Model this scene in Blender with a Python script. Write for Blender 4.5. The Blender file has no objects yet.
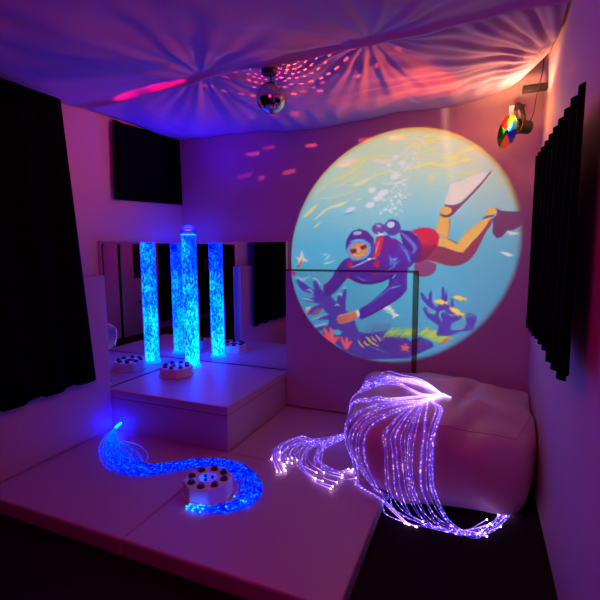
import bpy, bmesh, math, random
import numpy as np
from mathutils import Vector, Matrix
from mathutils.bvhtree import BVHTree
random.seed(7)
rng = np.random.RandomState(3)
scene = bpy.context.scene
COL = scene.collection
PI = math.pi
PROJ, WHEEL, BEAM, SPILL, GLINT, RED, BLUE, STREAK, GLARE, SLIVER = 820.0, 40.0, 75.0, 2.3, 38.0, 20.0, 46.0, 400.0, 13.0, 34.0
PICT=[
((246, 240, 138), 9.1, (1269, 1729, 1337, 1798, 1436, 1853, 1554, 1890, 1606, 1916, 1678, 1979, 1719, 1990)),
((246, 240, 138), 6.5, (1447, 1796, 1544, 1836, 1638, 1894, 1719, 1932)),
((246, 240, 138), 5.2, (1281, 1718, 1426, 1721, 1534, 1746, 1608, 1767)),
((246, 242, 172), 7.8, (1280, 1556, 1348, 1611, 1404, 1645, 1448, 1659)),
((246, 242, 172), 13.0, (1415, 1643, 1491, 1664, 1540, 1682)),
((246, 240, 138), 14.3, (1183, 1580, 1235, 1621, 1292, 1669)),
((246, 240, 138), 5.2, (1257, 1483, 1331, 1533)),
((246, 242, 172), 10.4, (1592, 1803, 1639, 1815, 1690, 1836)),
((246, 242, 172), 7.8, (1614, 1688, 1650, 1702)),
((246, 240, 138), 9.7, (1485, 1856, 1591, 1911, 1564, 1944, 1629, 1982, 1744, 1997, 1868, 2006)),
((246, 240, 138), 8.1, (1618, 1816, 1721, 1846, 1821, 1882, 1943, 1885)),
((246, 242, 172), 16.2, (1592, 1805, 1657, 1820, 1721, 1849)),
((246, 240, 138), 9.7, (1830, 2085, 1926, 2111, 2032, 2140, 2147, 2151)),
((246, 240, 138), 11.3, (1976, 2030, 2069, 2085, 2171, 2126, 2215, 2132)),
((246, 240, 138), 14.6, (1988, 2046, 2104, 2064, 2217, 2087)),
((246, 240, 138), 8.1, (2071, 1998, 2140, 2014, 2208, 2012)),
((246, 240, 138), 11.3, (1967, 1889, 2062, 1905, 2154, 1921, 2223, 1898)),
((240, 242, 200), 6.5, (1810, 1804, 1921, 1797, 2016, 1832)),
((225, 240, 210), 4.6, (1812, 1669, 1923, 1706, 2043, 1712)),
((246, 240, 138), 0, (2076, 1970, 2077, 1966, 2075, 1961, 2071, 1957, 2066, 1953, 2059, 1951, 2052, 1949, 2046, 1949, 2040, 1951, 2035, 1954, 2032, 1958, 2032, 1962, 2034, 1967, 2037, 1972, 2043, 1975, 2049, 1978, 2056, 1979, 2063, 1979, 2069, 1977, 2073, 1974)),
((246, 240, 138), 0, (2196, 1820, 2194, 1816, 2190, 1814, 2184, 1812, 2175, 1811, 2166, 1811, 2157, 1812, 2148, 1814, 2142, 1817, 2137, 1820, 2136, 1824, 2137, 1827, 2141, 1829, 2148, 1831, 2156, 1832, 2166, 1832, 2175, 1831, 2183, 1829, 2190, 1826, 2194, 1823)),
((246, 240, 138), 13.0, (2149, 2082, 2239, 2090, 2338, 2091, 2424, 2077)),
((246, 240, 138), 14.6, (2299, 1955, 2374, 1987, 2459, 2002, 2543, 1983)),
((246, 240, 138), 11.3, (2221, 1950, 2321, 1941, 2424, 1927, 2355, 1916)),
((246, 240, 138), 13.0, (2154, 1915, 2256, 1901, 2355, 1916)),
((235, 235, 150), 7.9, (2352, 1831, 2412, 1833, 2470, 1845)),
((238, 236, 150), 0, (2320, 1826, 2320, 1823, 2316, 1820, 2311, 1818, 2304, 1816, 2296, 1815, 2287, 1815, 2280, 1816, 2274, 1818, 2269, 1821, 2268, 1824, 2269, 1828, 2272, 1831, 2277, 1833, 2285, 1835, 2293, 1836, 2301, 1835, 2309, 1834, 2315, 1832, 2319, 1829)),
((238, 236, 150), 0, (2193, 1820, 2192, 1816, 2189, 1813, 2183, 1811, 2176, 1810, 2168, 1810, 2161, 1811, 2154, 1813, 2148, 1816, 2144, 1820, 2143, 1823, 2144, 1827, 2147, 1830, 2153, 1832, 2160, 1833, 2168, 1833, 2176, 1832, 2183, 1830, 2188, 1827, 2192, 1823)),
((195, 215, 140), 4.6, (2552, 1756, 2624, 1768, 2664, 1787)),
((236, 244, 240), 0, (1924, 1621, 1920, 1619, 1916, 1619, 1913, 1622, 1913, 1626, 1916, 1630, 1920, 1631, 1924, 1630, 1925, 1626)),
((236, 244, 240), 0, (2018, 2005, 2018, 2001, 2016, 1998, 2011, 1996, 2007, 1997, 2005, 2001, 2006, 2005, 2010, 2007, 2015, 2008)),
((205, 238, 235), 0, (1972, 1643, 1970, 1639, 1964, 1635, 1956, 1634, 1950, 1636, 1948, 1640, 1953, 1644, 1960, 1646, 1968, 1646)),
((205, 238, 235), 0, (1956, 1924, 1954, 1919, 1950, 1918, 1946, 1920, 1945, 1925, 1946, 1930, 1949, 1933, 1953, 1933, 1956, 1929)),
((236, 244, 240), 0, (1985, 1783, 1982, 1777, 1974, 1775, 1965, 1777, 1960, 1783, 1960, 1790, 1966, 1794, 1975, 1794, 1982, 1790)),
((205, 238, 235), 0, (1965, 1694, 1963, 1689, 1956, 1685, 1948, 1686, 1942, 1689, 1941, 1695, 1946, 1699, 1954, 1700, 1962, 1698)),
((236, 244, 240), 0, (1933, 1870, 1933, 1866, 1928, 1860, 1921, 1857, 1915, 1856, 1913, 1858, 1916, 1863, 1922, 1868, 1929, 1871)),
((236, 244, 240), 0, (1958, 1860, 1960, 1853, 1957, 1848, 1951, 1848, 1946, 1852, 1943, 1859, 1943, 1865, 1948, 1868, 1954, 1866)),
((236, 244, 240), 0, (1951, 1722, 1951, 1716, 1947, 1712, 1942, 1712, 1937, 1716, 1935, 1722, 1937, 1727, 1942, 1729, 1948, 1727)),
((236, 244, 240), 0, (1984, 1843, 1981, 1838, 1977, 1836, 1972, 1838, 1970, 1843, 1971, 1849, 1975, 1853, 1979, 1853, 1983, 1849)),
((236, 244, 240), 0, (1863, 1627, 1859, 1622, 1855, 1622, 1852, 1625, 1853, 1630, 1856, 1635, 1860, 1638, 1864, 1636, 1865, 1632)),
((236, 244, 240), 0, (2028, 2131, 2024, 2126, 2018, 2124, 2014, 2128, 2013, 2134, 2015, 2140, 2020, 2144, 2025, 2142, 2028, 2137)),
((205, 238, 235), 0, (2004, 1755, 2003, 1752, 1998, 1750, 1993, 1750, 1990, 1753, 1989, 1757, 1992, 1760, 1997, 1761, 2002, 1759)),
((236, 244, 240), 0, (1927, 1702, 1926, 1697, 1920, 1693, 1912, 1692, 1905, 1694, 1904, 1698, 1908, 1703, 1915, 1706, 1923, 1705)),
((236, 244, 240), 0, (1894, 1625, 1894, 1621, 1890, 1615, 1884, 1612, 1878, 1611, 1876, 1614, 1878, 1620, 1883, 1624, 1890, 1626)),
((236, 244, 240), 0, (1948, 1725, 1947, 1718, 1941, 1715, 1935, 1715, 1930, 1720, 1929, 1727, 1932, 1732, 1939, 1733, 1945, 1730)),
((236, 244, 240), 0, (1992, 2104, 1993, 2099, 1991, 2096, 1987, 2096, 1983, 2099, 1982, 2104, 1982, 2108, 1986, 2110, 1989, 2108)),
((236, 244, 240), 0, (2079, 2060, 2079, 2056, 2076, 2053, 2071, 2052, 2067, 2054, 2065, 2058, 2067, 2061, 2071, 2063, 2076, 2063)),
((236, 244, 240), 0, (1905, 1636, 1899, 1634, 1891, 1638, 1885, 1644, 1883, 1651, 1886, 1655, 1894, 1655, 1901, 1649, 1906, 1642)),
((205, 238, 235), 0, (1996, 1765, 1997, 1759, 1993, 1754, 1986, 1751, 1979, 1752, 1976, 1756, 1978, 1762, 1984, 1766, 1991, 1767)),
((205, 238, 235), 0, (1956, 1650, 1952, 1646, 1947, 1646, 1942, 1649, 1941, 1655, 1943, 1660, 1948, 1662, 1954, 1661, 1957, 1656)),
((236, 244, 240), 0, (2014, 1907, 2010, 1906, 2003, 1908, 1997, 1913, 1995, 1918, 1997, 1922, 2003, 1921, 2009, 1917, 2014, 1912)),
((205, 238, 235), 0, (2243, 2030, 2240, 2030, 2234, 2032, 2228, 2037, 2226, 2041, 2227, 2044, 2232, 2043, 2238, 2039, 2243, 2034)),
((236, 244, 240), 0, (1928, 1574, 1926, 1569, 1922, 1566, 1918, 1568, 1915, 1573, 1916, 1578, 1919, 1582, 1924, 1583, 1927, 1579)),
((236, 244, 240), 0, (2053, 1951, 2049, 1950, 2041, 1953, 2034, 1958, 2030, 1963, 2032, 1966, 2038, 1965, 2045, 1960, 2051, 1955)),
((205, 238, 235), 0, (1887, 1602, 1887, 1595, 1883, 1589, 1877, 1588, 1870, 1591, 1867, 1598, 1869, 1605, 1875, 1608, 1882, 1607)),
((205, 238, 235), 0, (1911, 1881, 1913, 1876, 1910, 1871, 1905, 1868, 1899, 1869, 1895, 1873, 1896, 1879, 1900, 1883, 1906, 1884)),
((236, 244, 240), 0, (1996, 2043, 1998, 2037, 1994, 2031, 1988, 2028, 1981, 2028, 1978, 2033, 1979, 2039, 1984, 2044, 1991, 2045)),
((236, 244, 240), 0, (2039, 2018, 2038, 2012, 2035, 2008, 2029, 2008, 2024, 2012, 2022, 2018, 2025, 2023, 2029, 2025, 2035, 2023)),
((236, 244, 240), 0, (1735, 1637, 1731, 1633, 1726, 1633, 1723, 1636, 1722, 1641, 1725, 1646, 1730, 1648, 1735, 1647, 1736, 1642)),
((205, 238, 235), 0, (1825, 1805, 1827, 1799, 1825, 1794, 1821, 1794, 1816, 1798, 1813, 1805, 1813, 1811, 1816, 1813, 1821, 1811)),
((205, 238, 235), 0, (1928, 1702, 1929, 1696, 1927, 1691, 1923, 1691, 1918, 1694, 1915, 1701, 1915, 1707, 1918, 1709, 1923, 1708)),
((236, 244, 240), 0, (1817, 1594, 1819, 1587, 1815, 1580, 1807, 1576, 1799, 1576, 1795, 1581, 1796, 1588, 1803, 1595, 1811, 1597)),
((205, 238, 235), 0, (1837, 1701, 1836, 1697, 1831, 1694, 1825, 1693, 1820, 1694, 1819, 1697, 1822, 1701, 1828, 1703, 1834, 1703)),
((205, 238, 235), 0, (1945, 1993, 1941, 1988, 1935, 1986, 1928, 1989, 1924, 1994, 1925, 2000, 1930, 2003, 1937, 2003, 1943, 1998)),
((205, 238, 235), 0, (1956, 1695, 1952, 1690, 1946, 1689, 1942, 1693, 1941, 1699, 1943, 1705, 1948, 1708, 1954, 1707, 1957, 1702)),
((205, 238, 235), 0, (1935, 1876, 1936, 1870, 1934, 1866, 1928, 1864, 1923, 1867, 1920, 1872, 1921, 1878, 1925, 1881, 1931, 1880)),
((236, 244, 240), 0, (1909, 1618, 1910, 1612, 1908, 1607, 1903, 1605, 1897, 1607, 1894, 1612, 1894, 1618, 1898, 1621, 1904, 1621)),
((236, 244, 240), 0, (1956, 1752, 1958, 1748, 1955, 1744, 1951, 1741, 1946, 1742, 1943, 1745, 1944, 1750, 1947, 1754, 1952, 1755)),
((236, 244, 240), 0, (2082, 2029, 2080, 2025, 2074, 2023, 2067, 2025, 2063, 2030, 2063, 2035, 2068, 2038, 2075, 2037, 2080, 2034)),
((236, 244, 240), 0, (2060, 2118, 2056, 2114, 2050, 2114, 2043, 2118, 2040, 2124, 2042, 2130, 2048, 2132, 2055, 2129, 2060, 2124)),
((205, 238, 235), 0, (2001, 1886, 1997, 1883, 1991, 1884, 1986, 1888, 1985, 1893, 1988, 1898, 1994, 1899, 1999, 1897, 2002, 1891)),
((236, 244, 240), 0, (1975, 1910, 1969, 1906, 1962, 1907, 1956, 1912, 1955, 1919, 1959, 1925, 1966, 1927, 1973, 1924, 1976, 1917)),
((236, 244, 240), 0, (1829, 1728, 1829, 1725, 1825, 1721, 1819, 1720, 1814, 1720, 1813, 1723, 1815, 1727, 1821, 1730, 1826, 1730)),
((236, 244, 240), 0, (1926, 1865, 1926, 1859, 1920, 1853, 1912, 1851, 1904, 1852, 1902, 1858, 1905, 1864, 1912, 1868, 1920, 1869)),
((236, 244, 240), 0, (1984, 2071, 1980, 2069, 1976, 2070, 1972, 2074, 1971, 2078, 1973, 2081, 1977, 2081, 1982, 2079, 1984, 2075)),
((236, 244, 240), 0, (2042, 2056, 2044, 2049, 2041, 2045, 2036, 2044, 2031, 2048, 2028, 2054, 2028, 2060, 2032, 2063, 2037, 2062)),
((205, 238, 235), 0, (1970, 2012, 1971, 2007, 1968, 2003, 1963, 2002, 1959, 2004, 1956, 2009, 1957, 2014, 1961, 2017, 1966, 2016)),
((205, 238, 235), 0, (1965, 1686, 1959, 1681, 1952, 1682, 1946, 1687, 1945, 1694, 1948, 1700, 1955, 1702, 1962, 1699, 1966, 1693)),
((205, 238, 235), 0, (1890, 1964, 1890, 1958, 1886, 1954, 1880, 1952, 1874, 1954, 1872, 1959, 1874, 1964, 1879, 1967, 1886, 1967)),
((236, 244, 240), 0, (2000, 2016, 1998, 2013, 1991, 2010, 1982, 2010, 1976, 2013, 1976, 2017, 1981, 2020, 1989, 2022, 1996, 2020)),
((236, 244, 240), 0, (2029, 1923, 2026, 1921, 2020, 1923, 2016, 1927, 2013, 1931, 2015, 1933, 2019, 1933, 2025, 1930, 2028, 1926)),
((236, 244, 240), 0, (1921, 1617, 1917, 1613, 1910, 1613, 1904, 1616, 1901, 1621, 1903, 1626, 1908, 1628, 1915, 1627, 1920, 1623)),
((205, 238, 235), 0, (1955, 1671, 1953, 1664, 1946, 1660, 1937, 1660, 1930, 1664, 1929, 1672, 1934, 1678, 1942, 1680, 1951, 1677)),
((236, 244, 240), 0, (2079, 2037, 2079, 2030, 2074, 2026, 2067, 2026, 2061, 2030, 2059, 2037, 2062, 2043, 2068, 2045, 2075, 2043)),
((236, 244, 240), 0, (2057, 1901, 2053, 1899, 2047, 1901, 2041, 1905, 2038, 1910, 2040, 1913, 2045, 1913, 2052, 1910, 2056, 1905)),
((236, 244, 240), 0, (1929, 1861, 1924, 1857, 1918, 1857, 1914, 1861, 1914, 1867, 1917, 1873, 1923, 1875, 1928, 1873, 1931, 1867)),
((236, 244, 240), 0, (2122, 2048, 2117, 2046, 2111, 2049, 2106, 2054, 2105, 2060, 2108, 2063, 2114, 2063, 2120, 2059, 2123, 2053)),
((236, 244, 240), 0, (1994, 1695, 1994, 1690, 1990, 1685, 1983, 1684, 1977, 1687, 1975, 1693, 1978, 1698, 1984, 1701, 1990, 1700)),
((205, 238, 235), 0, (1959, 1590, 1955, 1590, 1949, 1593, 1943, 1598, 1941, 1603, 1943, 1606, 1949, 1605, 1955, 1600, 1959, 1595)),
((205, 238, 235), 0, (2018, 2009, 2019, 2004, 2016, 1998, 2010, 1995, 2004, 1996, 2000, 2001, 2001, 2007, 2006, 2011, 2012, 2012)),
((236, 244, 240), 0, (2081, 1932, 2078, 1927, 2072, 1926, 2067, 1929, 2066, 1935, 2068, 1941, 2073, 1945, 2078, 1943, 2082, 1938)),
((236, 244, 240), 0, (1992, 1975, 1989, 1973, 1985, 1973, 1982, 1976, 1983, 1981, 1985, 1984, 1990, 1985, 1993, 1983, 1994, 1979)),
((236, 244, 240), 0, (2049, 1970, 2047, 1964, 2040, 1961, 2032, 1962, 2027, 1967, 2026, 1973, 2030, 1977, 2038, 1978, 2045, 1975)),
((205, 238, 235), 0, (1976, 1592, 1975, 1586, 1971, 1583, 1966, 1583, 1962, 1588, 1961, 1594, 1963, 1599, 1968, 1601, 1973, 1598)),
((236, 244, 240), 0, (2006, 1900, 2008, 1895, 2006, 1891, 2002, 1889, 1997, 1891, 1994, 1895, 1994, 1900, 1997, 1903, 2002, 1903)),
((236, 244, 240), 0, (1863, 1603, 1859, 1603, 1852, 1606, 1846, 1612, 1843, 1617, 1846, 1620, 1851, 1618, 1858, 1614, 1863, 1608)),
((205, 238, 235), 0, (1899, 1586, 1897, 1579, 1890, 1576, 1883, 1577, 1878, 1583, 1878, 1590, 1883, 1595, 1890, 1596, 1897, 1592)),
((205, 238, 235), 0, (2087, 2085, 2088, 2078, 2085, 2074, 2081, 2074, 2077, 2079, 2075, 2086, 2076, 2092, 2079, 2094, 2084, 2091)),
((236, 244, 240), 0, (1885, 1887, 1881, 1885, 1873, 1886, 1865, 1890, 1861, 1895, 1862, 1898, 1868, 1899, 1876, 1896, 1883, 1892)),
((236, 244, 240), 0, (1928, 1617, 1926, 1611, 1918, 1607, 1909, 1607, 1902, 1610, 1901, 1616, 1906, 1621, 1915, 1623, 1923, 1622)),
((205, 238, 235), 0, (2088, 2076, 2082, 2074, 2074, 2077, 2068, 2084, 2066, 2091, 2070, 2095, 2077, 2094, 2084, 2089, 2089, 2082)),
((236, 244, 240), 0, (2001, 1914, 2000, 1909, 1996, 1907, 1992, 1909, 1989, 1913, 1989, 1918, 1992, 1921, 1997, 1922, 2000, 1919)),
((205, 238, 235), 0, (1886, 1812, 1885, 1809, 1879, 1804, 1872, 1802, 1866, 1802, 1865, 1805, 1868, 1809, 1875, 1813, 1882, 1814)),
((236, 244, 240), 0, (1887, 1602, 1886, 1597, 1880, 1594, 1873, 1594, 1867, 1597, 1866, 1601, 1870, 1605, 1877, 1607, 1884, 1606)),
((236, 244, 240), 0, (2041, 1940, 2041, 1936, 2036, 1930, 2028, 1925, 2022, 1925, 2020, 1928, 2022, 1934, 2029, 1939, 2036, 1942)),
((205, 238, 235), 0, (1912, 1644, 1911, 1640, 1906, 1637, 1899, 1637, 1895, 1638, 1894, 1641, 1897, 1644, 1903, 1646, 1909, 1646)),
((236, 244, 240), 0, (1966, 1934, 1964, 1930, 1959, 1928, 1953, 1928, 1949, 1932, 1948, 1936, 1952, 1940, 1958, 1941, 1963, 1938)),
((205, 238, 235), 0, (1946, 1568, 1945, 1565, 1941, 1562, 1935, 1561, 1931, 1562, 1929, 1566, 1932, 1569, 1938, 1571, 1943, 1571)),
((205, 238, 235), 0, (2021, 1850, 2019, 1847, 2013, 1846, 2006, 1848, 2003, 1852, 2003, 1856, 2008, 1857, 2014, 1857, 2019, 1853)),
((236, 244, 240), 0, (1877, 1897, 1878, 1891, 1875, 1886, 1869, 1884, 1863, 1887, 1860, 1893, 1861, 1899, 1866, 1903, 1872, 1902)),
((236, 244, 240), 0, (1896, 1738, 1894, 1732, 1889, 1730, 1883, 1732, 1880, 1737, 1880, 1743, 1884, 1747, 1889, 1747, 1894, 1744)),
((236, 244, 240), 0, (2110, 2083, 2109, 2078, 2104, 2075, 2098, 2075, 2093, 2079, 2092, 2084, 2095, 2088, 2101, 2090, 2107, 2088)),
((236, 244, 240), 0, (2061, 1991, 2055, 1989, 2048, 1993, 2042, 1999, 2040, 2006, 2043, 2010, 2050, 2009, 2057, 2004, 2061, 1997)),
((236, 244, 240), 0, (1846, 1617, 1847, 1610, 1843, 1603, 1835, 1600, 1827, 1602, 1823, 1608, 1825, 1615, 1831, 1620, 1839, 1621)),
((236, 244, 240), 0, (2070, 2096, 2068, 2094, 2064, 2092, 2059, 2093, 2056, 2096, 2056, 2099, 2059, 2101, 2063, 2101, 2068, 2099)),
((236, 244, 240), 0, (2055, 1995, 2049, 1991, 2042, 1992, 2036, 1998, 2035, 2005, 2038, 2010, 2045, 2012, 2052, 2009, 2056, 2002)),
((236, 244, 240), 0, (1894, 1679, 1896, 1672, 1891, 1665, 1884, 1662, 1876, 1663, 1872, 1669, 1874, 1676, 1880, 1682, 1888, 1683)),
((205, 238, 235), 0, (1986, 1745, 1981, 1741, 1975, 1741, 1972, 1745, 1972, 1751, 1976, 1757, 1982, 1758, 1986, 1756, 1988, 1751)),
((205, 238, 235), 0, (2074, 1957, 2073, 1953, 2068, 1947, 2061, 1942, 2055, 1941, 2053, 1943, 2056, 1948, 2062, 1954, 2069, 1957)),
((236, 244, 240), 0, (1839, 1678, 1835, 1673, 1828, 1672, 1821, 1674, 1817, 1680, 1818, 1686, 1824, 1689, 1831, 1689, 1837, 1684)),
((236, 244, 240), 0, (1850, 1832, 1850, 1828, 1847, 1824, 1841, 1822, 1837, 1823, 1835, 1826, 1836, 1830, 1841, 1833, 1847, 1834)),
((236, 244, 240), 0, (1978, 1947, 1975, 1945, 1968, 1945, 1962, 1947, 1958, 1951, 1959, 1954, 1963, 1955, 1970, 1954, 1976, 1951)),
((236, 244, 240), 0, (1931, 1980, 1929, 1974, 1924, 1972, 1918, 1973, 1915, 1979, 1915, 1985, 1918, 1989, 1924, 1990, 1929, 1986)),
((236, 244, 240), 0, (1958, 1796, 1955, 1791, 1950, 1789, 1943, 1790, 1939, 1795, 1940, 1801, 1944, 1805, 1950, 1805, 1956, 1802)),
((205, 238, 235), 0, (1924, 1856, 1919, 1854, 1912, 1856, 1906, 1861, 1905, 1868, 1909, 1873, 1915, 1873, 1922, 1869, 1926, 1862)),
((236, 244, 240), 0, (1907, 1763, 1907, 1759, 1903, 1755, 1898, 1754, 1894, 1756, 1892, 1760, 1894, 1765, 1898, 1767, 1903, 1767)),
((236, 244, 240), 0, (1925, 1773, 1921, 1768, 1915, 1767, 1911, 1770, 1910, 1777, 1912, 1783, 1918, 1786, 1923, 1784, 1926, 1779)),
((236, 244, 240), 0, (1926, 1717, 1925, 1713, 1920, 1707, 1913, 1702, 1906, 1700, 1904, 1703, 1907, 1708, 1914, 1714, 1922, 1718)),
((236, 244, 240), 0, (2142, 2012, 2138, 2010, 2134, 2011, 2131, 2015, 2130, 2019, 2132, 2022, 2136, 2022, 2140, 2020, 2143, 2016)),
((205, 238, 235), 0, (1924, 1712, 1921, 1710, 1916, 1710, 1911, 1713, 1909, 1717, 1910, 1720, 1914, 1721, 1920, 1719, 1923, 1716)),
((236, 244, 240), 0, (1936, 2103, 1934, 2098, 1927, 2095, 1918, 2095, 1911, 2098, 1910, 2102, 1915, 2106, 1924, 2108, 1932, 2106)),
((205, 238, 235), 0, (2056, 1905, 2052, 1903, 2046, 1904, 2041, 1909, 2039, 1915, 2042, 1919, 2048, 1919, 2054, 1915, 2057, 1910)),
((236, 244, 240), 0, (1921, 1790, 1921, 1786, 1919, 1782, 1914, 1779, 1909, 1779, 1906, 1783, 1907, 1787, 1911, 1791, 1917, 1792)),
((205, 238, 235), 0, (1943, 1655, 1942, 1648, 1936, 1643, 1928, 1642, 1922, 1647, 1920, 1653, 1923, 1660, 1931, 1662, 1938, 1661)),
((205, 238, 235), 0, (2037, 1915, 2033, 1910, 2028, 1909, 2025, 1913, 2025, 1918, 2029, 1924, 2034, 1927, 2038, 1926, 2039, 1921)),
((236, 244, 240), 0, (2121, 2114, 2118, 2108, 2111, 2107, 2104, 2109, 2100, 2115, 2100, 2122, 2105, 2126, 2113, 2125, 2119, 2121)),
((236, 244, 240), 0, (2022, 1883, 2020, 1877, 2016, 1874, 2013, 1876, 2011, 1882, 2012, 1888, 2015, 1893, 2019, 1893, 2022, 1889)),
((236, 244, 240), 0, (1994, 1897, 1992, 1893, 1985, 1890, 1976, 1891, 1970, 1894, 1970, 1899, 1975, 1902, 1983, 1903, 1991, 1901)),
((205, 238, 235), 0, (1941, 1760, 1938, 1756, 1934, 1754, 1931, 1756, 1930, 1762, 1932, 1767, 1936, 1770, 1940, 1770, 1942, 1766)),
((236, 244, 240), 0, (1935, 1801, 1932, 1798, 1927, 1798, 1922, 1801, 1919, 1805, 1921, 1809, 1925, 1810, 1931, 1809, 1935, 1805)),
((205, 238, 235), 0, (1862, 1894, 1856, 1891, 1848, 1892, 1842, 1898, 1840, 1906, 1844, 1911, 1852, 1913, 1860, 1909, 1864, 1901)),
((205, 238, 235), 0, (1954, 1931, 1949, 1926, 1941, 1926, 1934, 1930, 1931, 1937, 1933, 1943, 1940, 1946, 1948, 1944, 1953, 1938)),
((236, 244, 240), 0, (1983, 1885, 1983, 1880, 1980, 1875, 1974, 1872, 1968, 1872, 1966, 1875, 1968, 1880, 1973, 1884, 1979, 1886)),
((236, 244, 240), 0, (2100, 2092, 2100, 2086, 2096, 2080, 2088, 2078, 2081, 2081, 2078, 2087, 2081, 2093, 2087, 2097, 2094, 2097)),
((236, 244, 240), 0, (1942, 1860, 1943, 1853, 1940, 1845, 1934, 1838, 1926, 1832, 1916, 1828, 1905, 1826, 1894, 1826, 1885, 1829, 1878, 1834, 1873, 1840, 1872, 1848, 1875, 1855, 1881, 1862, 1889, 1868, 1899, 1872, 1910, 1874, 1921, 1874, 1930, 1871, 1937, 1866)),
((236, 244, 240), 0, (1766, 1768, 1767, 1761, 1765, 1754, 1761, 1747, 1754, 1742, 1745, 1738, 1736, 1736, 1727, 1737, 1719, 1740, 1712, 1745, 1708, 1751, 1707, 1758, 1709, 1765, 1714, 1771, 1721, 1777, 1729, 1780, 1738, 1782, 1747, 1781, 1755, 1778, 1762, 1774)),
((236, 244, 240), 0, (1863, 1745, 1863, 1738, 1859, 1730, 1852, 1723, 1841, 1716, 1829, 1711, 1816, 1708, 1803, 1708, 1791, 1710, 1783, 1714, 1779, 1720, 1778, 1727, 1782, 1734, 1790, 1742, 1800, 1749, 1813, 1753, 1826, 1756, 1839, 1757, 1850, 1755, 1858, 1751)),
((236, 244, 240), 0, (1819, 1708, 1820, 1701, 1817, 1694, 1811, 1687, 1802, 1681, 1792, 1676, 1780, 1674, 1769, 1674, 1760, 1676, 1752, 1681, 1748, 1687, 1747, 1694, 1750, 1701, 1756, 1708, 1765, 1714, 1776, 1719, 1787, 1721, 1798, 1721, 1808, 1719, 1815, 1714)),
((236, 244, 240), 0, (1759, 1660, 1760, 1653, 1757, 1645, 1751, 1638, 1742, 1632, 1732, 1627, 1720, 1625, 1709, 1625, 1699, 1627, 1691, 1631, 1687, 1637, 1686, 1645, 1689, 1652, 1695, 1659, 1704, 1666, 1715, 1670, 1727, 1672, 1738, 1672, 1748, 1670, 1755, 1666)),
((236, 244, 240), 0, (1935, 1992, 1936, 1987, 1934, 1983, 1930, 1978, 1924, 1975, 1917, 1972, 1910, 1971, 1903, 1971, 1897, 1972, 1892, 1975, 1889, 1979, 1888, 1984, 1890, 1989, 1894, 1993, 1900, 1997, 1907, 2000, 1914, 2001, 1921, 2001, 1928, 1999, 1932, 1996)),
((236, 244, 240), 0, (1979, 1946, 1980, 1940, 1979, 1935, 1975, 1930, 1970, 1926, 1963, 1923, 1955, 1922, 1948, 1922, 1942, 1924, 1937, 1928, 1934, 1933, 1933, 1938, 1934, 1944, 1938, 1949, 1943, 1953, 1950, 1956, 1958, 1957, 1965, 1956, 1971, 1954, 1976, 1951)),
((236, 244, 240), 0, (1880, 1938, 1880, 1934, 1879, 1930, 1876, 1926, 1872, 1923, 1866, 1921, 1861, 1920, 1855, 1920, 1850, 1922, 1846, 1924, 1844, 1928, 1843, 1932, 1845, 1936, 1848, 1939, 1852, 1942, 1857, 1945, 1863, 1945, 1869, 1945, 1874, 1944, 1878, 1941)),
((225, 240, 245), 0, (1612, 1639, 1613, 1633, 1609, 1627, 1602, 1620, 1591, 1613, 1579, 1608, 1567, 1603, 1554, 1601, 1544, 1600, 1536, 1602, 1531, 1606, 1531, 1612, 1535, 1618, 1542, 1625, 1553, 1632, 1565, 1638, 1578, 1642, 1590, 1644, 1600, 1644, 1608, 1643)),
((95, 150, 215), 4.8, (1526, 1576, 1556, 1590, 1594, 1598)),
((235, 248, 245), 4.6, (1363, 1232, 1405, 1271)),
((235, 248, 245), 4.0, (1349, 1198, 1391, 1208, 1447, 1229)),
((225, 244, 245), 4.0, (1342, 1272, 1384, 1278)),
((240, 225, 205), 0, (1121, 1171, 1134, 1220, 1104, 1253, 1142, 1253, 1164, 1318, 1181, 1253, 1224, 1220, 1173, 1220, 1151, 1193)),
((225, 95, 60), 0, (1115, 1168, 1142, 1209, 1169, 1245, 1157, 1204, 1133, 1169)),
((215, 55, 60), 0, (1066, 1135, 1101, 1141, 1124, 1128, 1101, 1107, 1066, 1119)),
((66, 70, 178), 0, (1120, 1075, 1167, 1060, 1231, 1017, 1284, 980, 1269, 1062, 1296, 1066, 1342, 993, 1405, 962, 1472, 895, 1485, 965, 1514, 945, 1538, 1010, 1556, 1000, 1549, 925, 1544, 839, 1583, 820, 1606, 724, 1585, 658, 1383, 645, 1411, 756, 1290, 748, 1394, 797, 1359, 841, 1243, 791, 1193, 775, 1267, 848, 1336, 879, 1196, 902, 1284, 935, 1244, 968, 1185, 977, 1143, 1020)),
((76, 70, 172), 0, (1381, 899, 1501, 858, 1570, 827, 1625, 750, 1653, 672, 1733, 667, 1850, 691, 1953, 666, 2028, 672, 2057, 493, 1906, 477, 1750, 468, 1641, 475, 1544, 511, 1474, 550, 1403, 600, 1345, 643, 1431, 691, 1502, 661, 1431, 759, 1287, 747, 1374, 787, 1416, 813)),
((95, 190, 225), 0, (1403, 640, 1432, 670, 1487, 679, 1518, 662, 1502, 634, 1446, 630)),
((78, 72, 175), 0, (1272, 674, 1359, 700, 1431, 697, 1402, 669, 1302, 654)),
((205, 242, 245), 4.8, (1114, 1080, 1143, 1092, 1167, 1076, 1199, 1082, 1242, 1104)),
((205, 242, 245), 4.8, (1267, 1083, 1302, 1081, 1334, 1034)),
((205, 242, 245), 4.8, (1214, 990, 1244, 991, 1273, 958)),
((205, 242, 245), 4.8, (1185, 916, 1225, 912, 1272, 903)),
((205, 242, 245), 4.8, (1393, 1000, 1410, 995, 1421, 963)),
((205, 242, 245), 4.8, (1456, 870, 1478, 881, 1495, 871)),
((205, 242, 245), 4.8, (1477, 954, 1495, 971, 1517, 950)),
((205, 242, 245), 4.8, (1529, 1015, 1549, 1015)),
((205, 242, 245), 4.8, (1278, 747, 1325, 768, 1388, 799)),
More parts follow.
